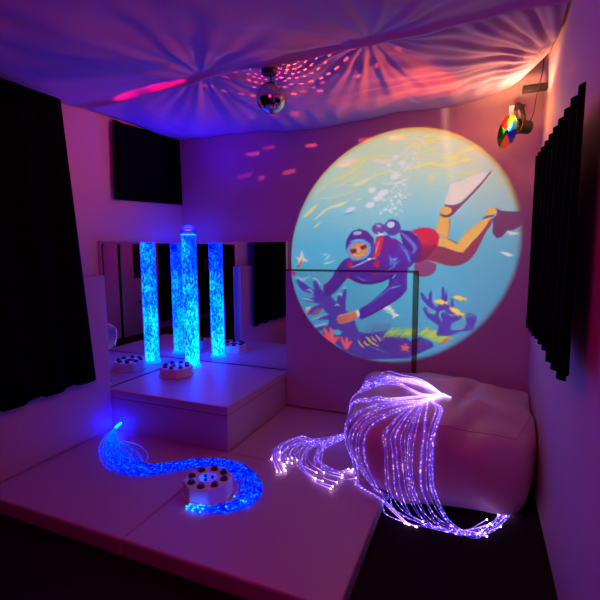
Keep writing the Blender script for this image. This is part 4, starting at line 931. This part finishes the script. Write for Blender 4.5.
# ------------------------------------------------------------------ bean bag
def bag_surface():
    NB = 40
    vs, fs, idx = [], [], {}
    # corners: (x, y, z) top/bottom of the squat cube
    top = {(-1, -1): (1.80, -.955, .375), (1, -1): (2.78, -.80, .325), (1, 1): (2.90, -.04, .375), (-1, 1): (1.76, -.05, .435)}
    bot = {(-1, -1): (2.02, -1.02, FL), (1, -1): (2.76, -.88, FL), (1, 1): (2.82, -.08, FL), (-1, 1): (1.90, -.10, FL)}
    def warp(p):
        x, y, z = p
        # superellipse-like rounding of the cube
        a = (1 - x) / 2; c = (1 - y) / 2; h = (z + 1) / 2
        def bil(D): return [D[(-1, -1)][i] * a * c + D[(1, -1)][i] * (1 - a) * c + D[(1, 1)][i] * (1 - a) * (1 - c) + D[(-1, 1)][i] * a * (1 - c) for i in range(3)]
        t, b = bil(top), bil(bot)
        q = np.array([b[i] + (t[i] - b[i]) * h for i in range(3)])
        cen = np.array([2.33, -.48, .15])
        # the filling bulges the sides and the top
        bulge_s = .060 * math.sin(PI * min(1, max(0, h))) ** .8
        d_ = q - cen; d_[2] = 0; L = np.linalg.norm(d_) + 1e-6
        m = max(abs(x), abs(y))
        q[:2] += d_[:2] / L * bulge_s * m
        if z > .5: q[2] += .085 * (1 - x * x) * (1 - y * y) * (z)
        return q
    def sph(p):
        x, y, z = p
        n = np.array(p, float)
        # round the cube's edges
        k = 7.0
        s = (abs(x) ** k + abs(y) ** k + abs(z) ** k) ** (1 / k)
        return n / s
    def key(p): return tuple(np.round(p, 5))
    for ax in range(3):
        for sg in (-1, 1):
            ids = {}
            for i in range(NB + 1):
                for j in range(NB + 1):
                    p = [0, 0, 0]; p[ax] = sg; p[(ax + 1) % 3] = -1 + 2 * i / NB; p[(ax + 2) % 3] = -1 + 2 * j / NB
                    k_ = key(p)
                    if k_ not in idx:
                        q = warp(sph(p))
                        x, y, z = q
                        # wrinkles
                        w = .011 * math.sin(9 * x + 4 * math.sin(6 * y) + 5 * z) + .009 * math.sin(15 * y - 8 * x + 2 * math.sin(9 * x))
                        w += .004 * math.sin(31 * x + 13 * z + 3 * math.sin(11 * y))
                        n_ = np.array(p, float); n_ /= np.linalg.norm(n_)
                        q = q + n_ * w * (1 if z > -.05 else .2)
                        # pinched creases running in from the corners of the top
                        if p[2] > .99:
                            q[2] -= .030 * math.exp(-((x - 2.49 - .25 * (y + .4)) / .03) ** 2) * (1 - p[1] ** 2) + .024 * math.exp(-((y + .45 + .3 * (x - 2.3)) / .03) ** 2) * (1 - p[0] ** 2)
                        if q[0] < W_ + .03: q[2] = max(q[2], .006 + 0 * x)
                        else: q[2] = max(q[2], FL + .003)
                        q[0] = min(q[0], XR - .012); q[1] = min(q[1], -.03 if q[0] < 2.09 else YB - .012)
                        idx[k_] = len(vs); vs.append(tuple(q))
                    ids[i, j] = idx[k_]
            for i in range(NB):
                for j in range(NB):
                    f = (ids[i, j], ids[i + 1, j], ids[i + 1, j + 1], ids[i, j + 1])
                    fs.append(f if sg > 0 else f[::-1])
    # the welt around the top
    loop = []
    for (x0, y0, x1, y1) in ((-1, -1, 1, -1), (1, -1, 1, 1), (1, 1, -1, 1), (-1, 1, -1, -1)):
        for k in range(NB):
            p = (x0 + (x1 - x0) * k / NB, y0 + (y1 - y0) * k / NB, 1)
            kk = min(idx, key=lambda c_: (c_[0] - p[0]) ** 2 + (c_[1] - p[1]) ** 2 + (c_[2] - p[2]) ** 2)
            loop.append(vs[idx[kk]])
    return vs, fs, loop
bvs, bfs, loop = bag_surface()
BO = Vector((2.36, -.48, FL))
bag = empty('bean_bag', BO)
tag(bag, 'large white vinyl bean bag in the right corner under the purple fibres', 'bean bag')
rel = [tuple(Vector(p) - BO) for p in bvs]
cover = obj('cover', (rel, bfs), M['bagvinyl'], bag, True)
sub = cover.modifiers.new('smooth', 'SUBSURF'); sub.levels = 1; sub.render_levels = 1
lp = [Vector(p) - BO for p in loop]; lp.append(lp[0])
obj('piping', tube(lp, .0035, 6), M['bagvinyl'], bag, True)
BVH = BVHTree.FromPolygons([Vector(p) for p in bvs], bfs)
def on_bag(p, off=.009):
    p = Vector(p)
    co, no, ix, ds = BVH.find_nearest(p)
    if (p - co).dot(no) < off or True:
        return co + no * off
def off_bag(p, off=.007):
    """keep a point outside the bag"""
    p = Vector(p)
    co, no, ix, ds = BVH.find_nearest(p)
    dd = (p - co).dot(no)
    if dd < off and ds < .2: return co + no * off
    return p

# ------------------------------------------------------------------ fibre-optic strands
def strand(parent, pts, r, mat, tipmat, tip_r, feed, n=10, keep=None, start_i=0):
    P = catmull(pts, n)
    if keep: P = [keep(p) for p in P]
    o3 = parent.location
    P = [Vector(p) - o3 for p in P]
    o = obj('fibre', tube(P, r, 4), mat, parent, True)
    L = len(P)
    at = o.data.attributes.new('feed', 'FLOAT', 'POINT')
    at.data.foreach_set('value', [feed(i / (L - 1)) for i in range(L) for k in range(4)])
    if tipmat is not None:
        obj('fibre_tip', ball(tuple(P[-1]), tip_r, 6, 4), tipmat, o, True)
    return o
M['bfibre'] = fibre_mat('blue_side_glow_fibre', (.0, .003, 1.0), (.0, .055, 1.0), .8, 5.0, 75, .50)
M['btip'] = emit('blue_fibre_tip', (.01, .16, 1.0), 5.0)
M['pfibre'] = fibre_mat('violet_sparkle_fibre', (.13, .05, 1.0), (.54, .30, 1.0), 1.25, 5.2, 85, .53)
M['ptip'] = emit('violet_fibre_tip', (.95, .55, 1.0), 7.0)

bf_ = empty('fibre_optic_bundle', (.126, -B - .01, .0))
tag(bf_, 'blue glowing fibre optic strands snaking from the platform front across the mats', 'fibre optics')
src = (.126, -B - .008, .058)
obj('sleeve', tube(catmull([Vector(src) + Vector((0, .006, .0)) - bf_.location, Vector((.124, -.968, .050)) - bf_.location, Vector((.128, -1.0, .040)) - bf_.location], 5), .010, 10), emit('blue_lit_sleeve', (.0, .008, 1.0), 150), bf_, True)
path = [(.135, -1.01, .03), (.21, -1.11, .015), (.34, -1.235, .012), (.52, -1.33, .012), (.70, -1.345, .012), (.83, -1.25, .012), (.93, -1.155, .012), (1.064, -1.115, .012), (1.20, -1.125, .012), (1.335, -1.20, .012), (1.415, -1.30, .012), (1.425, -1.41, .012), (1.37, -1.49, .012), (1.30, -1.525, .012)]
wid = [.010, .04, .060, .065, .055, .05, .045, .045, .05, .05, .05, .045, .03, .018]
for s in range(58):
    off = random.gauss(0, .55); off = max(-1.25, min(1.25, off))
    pts = [src]
    loopy = s % 7 == 0
    last = random.choice([11, 12, 13, 13, 13, 13]) if s > 6 else 13
    ph = random.uniform(0, 6.3)
    for i, (p, w) in enumerate(zip(path[:last + 1], wid)):
        a = Vector(path[min(i + 1, 13)]) - Vector(path[max(i - 1, 0)])
        nrm = Vector((-a.y, a.x, 0)).normalized()
        k = off + .35 * math.sin(ph + 1.1 * i)
        q = Vector(p) + nrm * k * w
        if loopy and i in (2, 3): q += Vector((.06, .10, 0)) * (.9 if i == 2 else .75)
        q.z = p[2] + random.uniform(-.004, .010) if i > 1 else p[2] + random.uniform(-.008, .012)
        q.z = max(q.z, .004)
        pts.append(q)
    if last == 13: pts.append(pts[-1] + Vector((-.03 - random.uniform(0, .10), random.uniform(-.03, .02) - .015, random.uniform(0, .008) - .004)))
    pts[-1].z = max(pts[-1].z, .005)
    def fx(p):
        p = Vector(p)
        # strands lie around the octagonal box, not through it
        c = Vector((1.190, -1.385)); dd = Vector((p.x, p.y)) - c
        if dd.length < .147: dd = dd.normalized() * (.147 + .2 * random.uniform(0, .01)); p.x, p.y = c.x + dd.x, c.y + dd.y
        p.z = max(p.z, .0035)
        return p
    strand(bf_, pts, .0021, M['bfibre'], M['btip'], .0052, lambda t: max(0, 1 - t / .30) * .95 + max(0, (t - .9) / .1) * .6, 8, fx)

pf = empty('fibre_optic_bundle', (2.36, -.62, FL))
tag(pf, 'violet glowing fibre optic strands spread over the white bean bag', 'fibre optics')
hub = on_bag((2.335, -.635, .6), .012)
hs = on_bag((2.405, -.63, .6), .009); hm_ = on_bag((2.365, -.632, .6), .012)
obj('sleeve', tube([Vector(q) - pf.location for q in catmull([hs, hm_, hub], 5)], .004, 8, .010), emit('violet_lit_sleeve', (.70, .45, 1.0), 2.5), pf, True)
def P2(p, q, t): return Vector(p) * (1 - t) + Vector(q) * t
PR = .0011
def pfeed(t): return max(0, 1 - t / .26) * 1.1 + max(0, (t - .90) / .10) * .8
count = 0
# strands swept left over the bag and down on to the mat
TRAIL = [[(1.43, -.585), (1.36, -.700), (1.352, -.815), (1.378, -.895), (1.50, -1.050)],
         [(1.50, -.680), (1.515, -.830), (1.572, -.950), (1.690, -1.030), (1.785, -1.060)],
         [(1.60, -.760), (1.632, -.880), (1.713, -.940), (1.815, -.965), (1.860, -.915)],
         [(1.45, -.605), (1.405, -.725), (1.41, -.835), (1.45, -.900), (1.47, -.930)]]
for s in range(30):
    t = random.random()
    k = s % 4
    top1 = P2((2.20, -.52, .6), (2.22, -.70, .6), t)
    top2 = P2((2.02, -.30, .6), (2.06, -.78, .6), t)
    top3 = P2((1.88, -.24, .55), (1.90, -.80, .6), t)
    side = P2((1.72, -.40, .25), (1.72, -.80, .28), t * .8)
    low = P2((1.70, -.45, .09), (1.70, -.70, .09), t * .8)
    mat1 = P2((1.60, -.50, .008), (1.62, -.66, .008), t * .8)
    j = lambda a: Vector((random.gauss(0, a), random.gauss(0, a), 0))
    pts = [hub + j(.006), on_bag(top1 + j(.012)), on_bag(top2 + j(.015)), on_bag(top3 + j(.015)), on_bag(side + j(.01), .012), on_bag(low, .02), mat1 + j(.02)]
    mat2 = P2((1.50, -.56, .008), (1.52, -.66, .008), t)
    jj = j(.026)
    if k != 2: pts.append(mat2 + j(.015))
    last = TRAIL[k][:random.choice([4, 5, 5, 5])]
    pts += [Vector((*q, .006 + .010 * random.random())) + jj + j(.006) for q in last]
    def keep(p):
        p = off_bag(p, .006)
        if p.x < W_ + .02: p.z = max(p.z, .004)
        return p
    strand(pf, pts, PR, M['pfibre'], M['ptip'], .0048, pfeed, 9, keep)
# strands falling over the front-left corner
for s in range(10):
    t = s / 9 + random.uniform(-.05, .05)
    pts = [hub + Vector((random.gauss(0, .004), random.gauss(0, .004), 0)), on_bag(P2((2.22, -.74, .6), (2.24, -.80, .6), t)), on_bag(P2((2.02, -.82, .6), (2.12, -.90, .6), t)), on_bag(P2((1.86, -.90, .36), (2.0, -.97, .37), t)), on_bag(P2((1.80, -.95, .22), (1.96, -1.0, .24), t)), on_bag(P2((1.85, -.98, .10), (2.0, -1.02, .10), t), .012)]
    e1 = P2((1.93, -1.02, .01), (2.12, -1.03, FL + .03), t)
    if t < .45: pts += [P2((1.90, -1.0, .012), (1.97, -1.03, .012), t), P2((1.92, -1.03, .01), (2.03, -1.06, .01), t), Vector((2.05 + .1 * t, -1.10, .006 if t < .2 else FL + .02)), Vector((2.2 + .15 * t, -1.13 - .02 * t, FL + .01))]
    else: pts += [P2((2.03, -1.05, .01), (2.14, -1.06, FL + .02), t), Vector((2.22 + .1 * t, -1.10, FL + .008)), Vector((2.42 + .12 * random.random(), -1.10, FL + .008)), Vector((2.58 + .08 * random.random(), -1.02 + .04 * random.random(), FL + .012 + .03 * random.random()))]
    def keep2(p):
        p = off_bag(p, .006)
        p.z = max(p.z, .004 if p.x < W_ + .006 and p.y > -F_ else FL + .004)
        return p
    strand(pf, pts, PR, M['pfibre'], M['ptip'], .0048, pfeed, 9, keep2)
# strands falling down the front of the bag and trailing along the floor
FX = [2.09, 2.10, 2.135, 2.15, 2.19, 2.195, 2.21, 2.25, 2.255, 2.29, 2.31, 2.315, 2.33, 2.335]
for s, x in enumerate(FX + FX[::2]):
    x += random.gauss(0, .018)
    t = (x - 2.09) / .25
    pts = [hub + Vector((random.gauss(0, .005), random.gauss(0, .004), 0)), on_bag((2.30 - .05 * (1 - t), -.72, .6)), on_bag(P2((2.17, -.84, .6), (2.33, -.82, .6), t)), on_bag((x - .01, -1.0, .36)), on_bag((x, -1.05, .24)), on_bag((x + .005, -1.05, .12)), on_bag((x + .02, -1.03, .02), .012)]
    fl = FL + .006 + .012 * random.random()
    y1 = -1.06 - .05 * random.random()
    pts.append(Vector((x + .09, y1 + .01, fl + .02)))
    pts.append(Vector((x + .20, y1 - .02, fl)))
    e = random.random()
    pts.append(Vector((2.50 + .1 * e, -1.08 + .03 * random.random(), fl)))
    pts.append(Vector((2.60 + .10 * e, -1.0 + .10 * e + .03 * random.random(), fl + .01)))
    pts.append(Vector((2.63 + .08 * e, -.93 + .12 * e, fl + .02 + .04 * random.random())))
    if s % 4 == 0: pts = pts[:-2]
    if s % 9 == 0: pts = pts[:-1]
    def keep3(p):
        p = off_bag(p, .006)
        p.z = max(p.z, FL + .004)
        if p.x < W_ + .006: p.z = max(p.z, .004)
        return p
    strand(pf, pts, PR, M['pfibre'], M['ptip'], .0048, pfeed, 9, keep3)

# ------------------------------------------------------------------ the slide projector behind the photographer
PP = Vector((1.97, -3.55, 1.08)); SD = .2
pj = empty('slide_projector', (PP.x, PP.y, PP.z - .10))
tag(pj, 'slide projector on a stand behind the camera throwing the underwater picture', 'projector')
obj('housing', box((-.12, -.22, .0), (.12, -.03, .2), .008), M['blackplastic'], pj)
for a, b in (((-.12, -.03, .0), (-.075, .26, .2)), ((.075, -.03, .0), (.12, .26, .2)), ((-.075, -.03, .185), (.075, .26, .2)), ((-.075, -.03, .0), (.075, .26, .015))):
    obj('lens_hood', box(a, b, .001), M['blackplastic'], pj)
std = empty('projector_stand', (PP.x, PP.y, FL))
tag(std, 'black pedestal table behind the camera carrying the slide projector', 'stand')
obj('top', box((-.2, -.28, PP.z - .1 - FL - .03), (.2, .28, PP.z - .1 - FL - .001), .004), M['blackmetal'], std)
obj('post', lathe([(.03, .02), (.03, PP.z - .1 - FL - .03)], 16), M['blackmetal'], std)
obj('foot', lathe([(.22, .001), (.22, .012), (.05, .022), (.0001, .022)], 28), M['blackmetal'], std)

def srgb(c):
    c = np.asarray(c, float) / 255.0
    return np.where(c <= .04045, c / 12.92, ((c + .055) / 1.055) ** 2.4)
def draw_slide():
    """raster of the picture in wall millimetres (x to the right, z up)"""
    CX, CZ_, R = 1929.5, 1317.5, 857.0
    n = 560
    half = R * 1.10
    xs = CX - half + 2 * half * (np.arange(n) + .5) / n
    zs = CZ_ - half + 2 * half * (np.arange(n) + .5) / n
    X, Z = np.meshgrid(xs, zs)
    # sea: pale sunlit top to deeper blue
    zk = [300, 635, 1089, 1381, 1599, 1885, 2180]
    ck = [(70, 160, 208), (78, 168, 210), (92, 184, 220), (112, 198, 224), (152, 218, 222), (200, 234, 206), (228, 240, 182)]
    wob = 25 * np.sin(X / 130.0 + Z / 210.0)
    img = np.stack([np.interp(Z + wob, zk, [c[i] for c in ck]) for i in range(3)], -1)
    rgt = np.clip((X - 2250) / 500, 0, 1)[..., None]
    img = img * (1 - rgt * np.array([.02, .10, .10]))
    px = 2 * half / n
    for col, w, s in PICT:
        c = np.array(col, float)
        pts = np.array(s, float).reshape(-1, 2)
        m = 14 + w
        i0 = max(0, int((pts[:, 0].min() - m - xs[0]) / px)); i1 = min(n, int((pts[:, 0].max() + m - xs[0]) / px) + 2)
        j0 = max(0, int((pts[:, 1].min() - m - zs[0]) / px)); j1 = min(n, int((pts[:, 1].max() + m - zs[0]) / px) + 2)
        if i1 <= i0 or j1 <= j0: continue
        x, z = X[j0:j1, i0:i1], Z[j0:j1, i0:i1]
        if w == 0:
            q = np.roll(pts, -1, 0)
        else:
            if len(pts) > 2: pts = np.array([p[:2] for p in catmull([(a, b, 0) for a, b in pts], 4)])
            q = pts[1:]; pts = pts[:-1]
        dist = np.full(x.shape, 1e9); ins = np.zeros(x.shape, bool)
        L = len(pts)
        for k, (a, b) in enumerate(zip(pts, q)):
            d = b - a; l2 = d @ d + 1e-9
            t = np.clip(((x - a[0]) * d[0] + (z - a[1]) * d[1]) / l2, 0, 1)
            dd = np.hypot(x - a[0] - t * d[0], z - a[1] - t * d[1])
            if w:
                tt = (k + t) / L
                dd = dd - w * (.45 + .55 * np.sin(PI * np.clip(tt * .9 + .05, 0, 1)))
            dist = np.minimum(dist, dd)
            if not w and abs(d[1]) > 1e-9:
                cr = ((a[1] > z) != (b[1] > z)) & (x < a[0] + (z - a[1]) * d[0] / d[1])
                ins ^= cr
        sd = np.where(ins, -dist, dist) if not w else dist
        al = np.clip(.5 - sd / 5.0, 0, 1)[..., None]
        img[j0:j1, i0:i1] = img[j0:j1, i0:i1] * (1 - al) + c * al
    lin = srgb(np.clip(img, 0, 255))
    lin = np.clip(lin - np.array(AMBIENT), 0, 1)
    ex, ez = (X - 1930) / 1000, (Z - 1330) / 1000
    r = np.sqrt(np.maximum(1.409 * ex * ex - .231 * ex * ez + 1.336 * ez * ez + .0468 * ex + .0322 * ez, 0)) * R * 1.003   # the disc is thrown a little askew
    # coloured fringe of the simple lens at the upper rim
    fr_ = np.clip((r - R + 36) / 30, 0, 1)[..., None] * np.clip((Z - 1250) / 400, 0, 1)[..., None]
    lin = lin * (1 - fr_) + lin * np.array([1.1, .62, .10]) * fr_
    soft = 9 + 60 * np.clip(.75 * (X - CX) / R - .45 * (Z - CZ_) / R, 0, 1)
    e_ = np.clip((R - r) / soft + .5, 0, 1)
    lin *= (e_ * e_ * (3 - 2 * e_))[..., None]
    return n, half, CX, CZ_, lin
AMBIENT = (.14, .014, .05)
n, half, CX, CZ_, lin = draw_slide()
kf = SD / (YB - PP.y)
c0 = Vector((CX / 1000 - PP.x, 0, CZ_ / 1000 - PP.z)) * kf
hx = half / 1000 * kf
loc0 = pj.location
sv = [(PP.x + c0.x - hx + 2 * hx * (i + .5) / n - loc0.x, SD + PP.y - loc0.y, PP.z + c0.z - hx + 2 * hx * (j + .5) / n - loc0.z) for j in range(n) for i in range(n)]
sf = [(j * n + i, j * n + i + 1, (j + 1) * n + i + 1, (j + 1) * n + i) for j in range(n - 1) for i in range(n - 1)]
m, nt, out = new_mat('colour_slide_film')
at = N(nt, 'ShaderNodeAttribute'); at.attribute_name = 'dye'
tb = N(nt, 'ShaderNodeBsdfTransparent')
nt.links.new(at.outputs['Color'], tb.inputs[0]); nt.links.new(tb.outputs[0], out.inputs[0])
sl = obj('slide', (sv, sf), m, pj)
ca = sl.data.attributes.new('dye', 'FLOAT_COLOR', 'POINT')
rgba = np.ones((n * n, 4), np.float32); rgba[:, :3] = lin.reshape(-1, 3)
ca.data.foreach_set('color', rgba.ravel())
# slide mount: opaque plate around the film
z_ = PP.z - loc0.z
for a, b in (((-.0755, SD - .001, .0145), (c0.x - hx + .001, SD + .001, .186)), ((c0.x + hx - .001, SD - .001, .0145), (.0755, SD + .001, .186)), ((c0.x - hx, SD - .001, c0.z + hx + z_ - .001), (c0.x + hx, SD + .001, .186)), ((c0.x - hx, SD - .001, .0145), (c0.x + hx, SD + .001, c0.z - hx + z_ + .001))):
    obj('slide_mount', box(a, b), M['blackplastic'], pj)

# ------------------------------------------------------------------ lights
def spot(name, loc, target, power, col, angle, blend, r):
    l = bpy.data.lights.new(name, 'SPOT'); l.energy = power; l.color = col; l.spot_size = math.radians(angle); l.spot_blend = blend; l.shadow_soft_size = r
    o = bpy.data.objects.new(name, l); COL.objects.link(o); o.location = loc
    o.rotation_euler = (Vector(target) - Vector(loc)).to_track_quat('-Z', 'Y').to_euler()
    return o
def point(name, loc, power, col, r):
    l = bpy.data.lights.new(name, 'POINT'); l.energy = power; l.color = col; l.shadow_soft_size = r
    o = bpy.data.objects.new(name, l); COL.objects.link(o); o.location = loc
    return o
spot('slide_projector_lamp', PP, (CX / 1000, YB, CZ_ / 1000), PROJ, (.80, 1, .78), 46, .05, .0001)
# lamp of the colour wheel: lights the filters from behind, and the beam through them
spot('colour_wheel_lamp', LP + aim * .045 + Vector((0, 0, .012)), WC + wu * .045, WHEEL, (1, .95, .85), 84, .8, .006)
spot('colour_wheel_beam', WC + aim * .02 + wu * .055, Vector((1.40, -.72, 2.32)), BEAM, (1.0, .12, .022), 62, .9, .015)
point('colour_wheel_spill', LP + Vector((-.05, -.13, .04)), SPILL, (1.0, .36, .03), .03)
spot('colour_wheel_glare', LP + Vector((-.02, -.12, .075)), LP + Vector((-.10, -.16, .5)), GLARE, (1.0, .42, .16), 150, .6, .015)
# sparkle thrown back by the mirror ball's facets
def sparkle(name, loc, power, col, seed, lo, hi, amount):
    o = point(name, loc, power, col, .001)
    l = o.data; l.use_nodes = True; nt = l.node_tree
    for q in list(nt.nodes): nt.nodes.remove(q)
    out = nt.nodes.new('ShaderNodeOutputLight'); e = N(nt, 'ShaderNodeEmission')
    tc = N(nt, 'ShaderNodeTexCoord'); sp = N(nt, 'ShaderNodeSeparateXYZ'); nt.links.new(tc.outputs['Normal'], sp.inputs[0])
    x, y, z = sp.outputs
    az = mth(nt, 'ARCTAN2', y, x); el = mth(nt, 'ARCSINE', z)
    rows = mth(nt, 'MULTIPLY', el, 1 / math.radians(10))
    ri = mth(nt, 'FLOOR', rows); rfr = mth(nt, 'SUBTRACT', mth(nt, 'FRACT', rows), .5)
    cosel = mth(nt, 'COSINE', mth(nt, 'MULTIPLY', mth(nt, 'ADD', ri, .5), math.radians(10)))
    nseg = mth(nt, 'ROUND', mth(nt, 'MAXIMUM', mth(nt, 'MULTIPLY', cosel, 28), 3))
    cols = mth(nt, 'ADD', mth(nt, 'MULTIPLY', mth(nt, 'DIVIDE', az, 2 * PI), nseg), mth(nt, 'MULTIPLY', mth(nt, 'MODULO', mth(nt, 'ABSOLUTE', ri), 2), .5))
    ci = mth(nt, 'FLOOR', cols); cf = mth(nt, 'SUBTRACT', mth(nt, 'FRACT', cols), .5)
    hx_ = mth(nt, 'SUBTRACT', .25, mth(nt, 'ABSOLUTE', cf)); hy_ = mth(nt, 'SUBTRACT', .115, mth(nt, 'ABSOLUTE', rfr))
    mk = mth(nt, 'MULTIPLY', mth(nt, 'MULTIPLY', hx_, 14, clamp=True), mth(nt, 'MULTIPLY', hy_, 14, clamp=True))
    cv_ = nt.nodes.new('ShaderNodeCombineXYZ'); nt.links.new(ri, cv_.inputs[0]); nt.links.new(ci, cv_.inputs[1]); cv_.inputs[2].default_value = seed
    wn_ = nt.nodes.new('ShaderNodeTexWhiteNoise'); wn_.noise_dimensions = '3D'; nt.links.new(cv_.outputs[0], wn_.inputs['Vector'])
    thr = mth(nt, 'MULTIPLY_ADD', mth(nt, 'MULTIPLY_ADD', el, 1.2, .1, clamp=True), amount[1] - amount[0], amount[0])
    on = mth(nt, 'LESS_THAN', wn_.outputs['Value'], thr)
    amp = mth(nt, 'MULTIPLY_ADD', wn_.outputs['Value'], -.5 , 1.0)
    win = mth(nt, 'MULTIPLY', mth(nt, 'GREATER_THAN', mth(nt, 'SUBTRACT', el, mth(nt, 'MULTIPLY', mth(nt, 'LESS_THAN', y, -.25), 9.0)), math.radians(lo)), mth(nt, 'LESS_THAN', el, math.radians(hi)))
    st = mth(nt, 'MULTIPLY', mth(nt, 'MULTIPLY', mk, on), mth(nt, 'MULTIPLY', amp, win))
    e.inputs[0].default_value = (1, 1, 1, 1)
    nt.links.new(st, e.inputs[1]); nt.links.new(e.outputs[0], out.inputs[0])
    return o
sparkle('mirror_ball_glints', (BX + .094, BY + .01, BZ + .04), GLINT, (1.0, .09, .035), 1.0, -24, 82, (.50, .97))
sparkle('mirror_ball_glints_left', (BX - .065, BY + .065, BZ + .06), GLINT * .5, (1.0, .03, .06), 2.0, -20, 60, (.25, .75))
spot('red_hem_spot', (1.24, -1.0, 2.312), (.35, -.982, 2.316), STREAK, (1.0, .0, .10), 5, .7, .004)  # added narrow red spot raking the near canopy's hem
def streak(name, loc, az0, el0, el1, power, col):
    # added point light, masked to a narrow, bent upright sliver
    o = point(name, loc, power, col, .002)
    l = o.data; l.use_nodes = True; nt = l.node_tree
    for q in list(nt.nodes): nt.nodes.remove(q)
    out = nt.nodes.new('ShaderNodeOutputLight'); e = N(nt, 'ShaderNodeEmission')
    tc = N(nt, 'ShaderNodeTexCoord'); sp = N(nt, 'ShaderNodeSeparateXYZ'); nt.links.new(tc.outputs['Normal'], sp.inputs[0])
    x, y, z = sp.outputs
    az = mth(nt, 'ARCTAN2', y, x); el = mth(nt, 'ARCSINE', z)
    u = mth(nt, 'DIVIDE', mth(nt, 'SUBTRACT', el, math.radians(el0)), math.radians(el1 - el0))
    bend = mth(nt, 'MULTIPLY', mth(nt, 'MULTIPLY', u, u), math.radians(6))
    d_ = mth(nt, 'ABSOLUTE', mth(nt, 'ADD', mth(nt, 'SUBTRACT', az, math.radians(az0)), mth(nt, 'SUBTRACT', bend, math.radians(.4))))
    across = mth(nt, 'SUBTRACT', 1.0, mth(nt, 'DIVIDE', d_, math.radians(1.3)), clamp=True)
    along = mth(nt, 'MULTIPLY', mth(nt, 'SUBTRACT', 1.0, u, clamp=True), mth(nt, 'GREATER_THAN', u, 0.0))
    e.inputs[0].default_value = (1, 1, 1, 1)
    nt.links.new(mth(nt, 'MULTIPLY', across, along), e.inputs[1]); nt.links.new(e.outputs[0], out.inputs[0])
streak('bent_sliver_light', (BX + .075, BY + .075, BZ), 47.0, 9, -34, SLIVER, (1.0, .72, .40))
# added red fill without a fixture, and an upward blue spot in the tube's dome
point('red_fill', (2.0, -2.75, 1.95), RED, (1.0, .006, .26), .25)
spot('bubble_tube_lamp', (TX, TY, H + WH + .03), (.75, -.75, 2.5), BLUE, (.03, .003, 1.0), 118, .7, .03)

w = bpy.data.worlds.new('dark_room'); scene.world = w; w.use_nodes = True
bg = w.node_tree.nodes['Background']; bg.inputs[0].default_value = (.02, .004, .02, 1); bg.inputs[1].default_value = .2

# ------------------------------------------------------------------ camera
cam = bpy.data.cameras.new('camera'); co = bpy.data.objects.new('camera', cam); COL.objects.link(co)
r_ = Vector((0.9237784, 0.38289452, -0.00502476)); f_ = Vector((-0.3809792, 0.91767721, -0.11279799)); u_ = r_.cross(f_)
mw = Matrix((( r_.x, u_.x, -f_.x, 2.4947), (r_.y, u_.y, -f_.y, -3.2139), (r_.z, u_.z, -f_.z, 1.30), (0, 0, 0, 1)))
co.matrix_world = mw
cam.sensor_width = 36; cam.sensor_fit = 'HORIZONTAL'; cam.lens = 426.735 / 600 * 36
cam.clip_start = .02
scene.camera = co
vs_ = scene.view_settings
vs_.view_transform = 'Standard'; vs_.look = 'None'; vs_.exposure = 0.0; vs_.gamma = 1.0
vs_.use_curve_mapping = False
scene.cycles.max_bounces = 10
scene.cycles.diffuse_bounces = 4
scene.cycles.glossy_bounces = 6
scene.cycles.transparent_max_bounces = 16
scene.cycles.sample_clamp_indirect = 4.0
scene.cycles.use_denoising = True
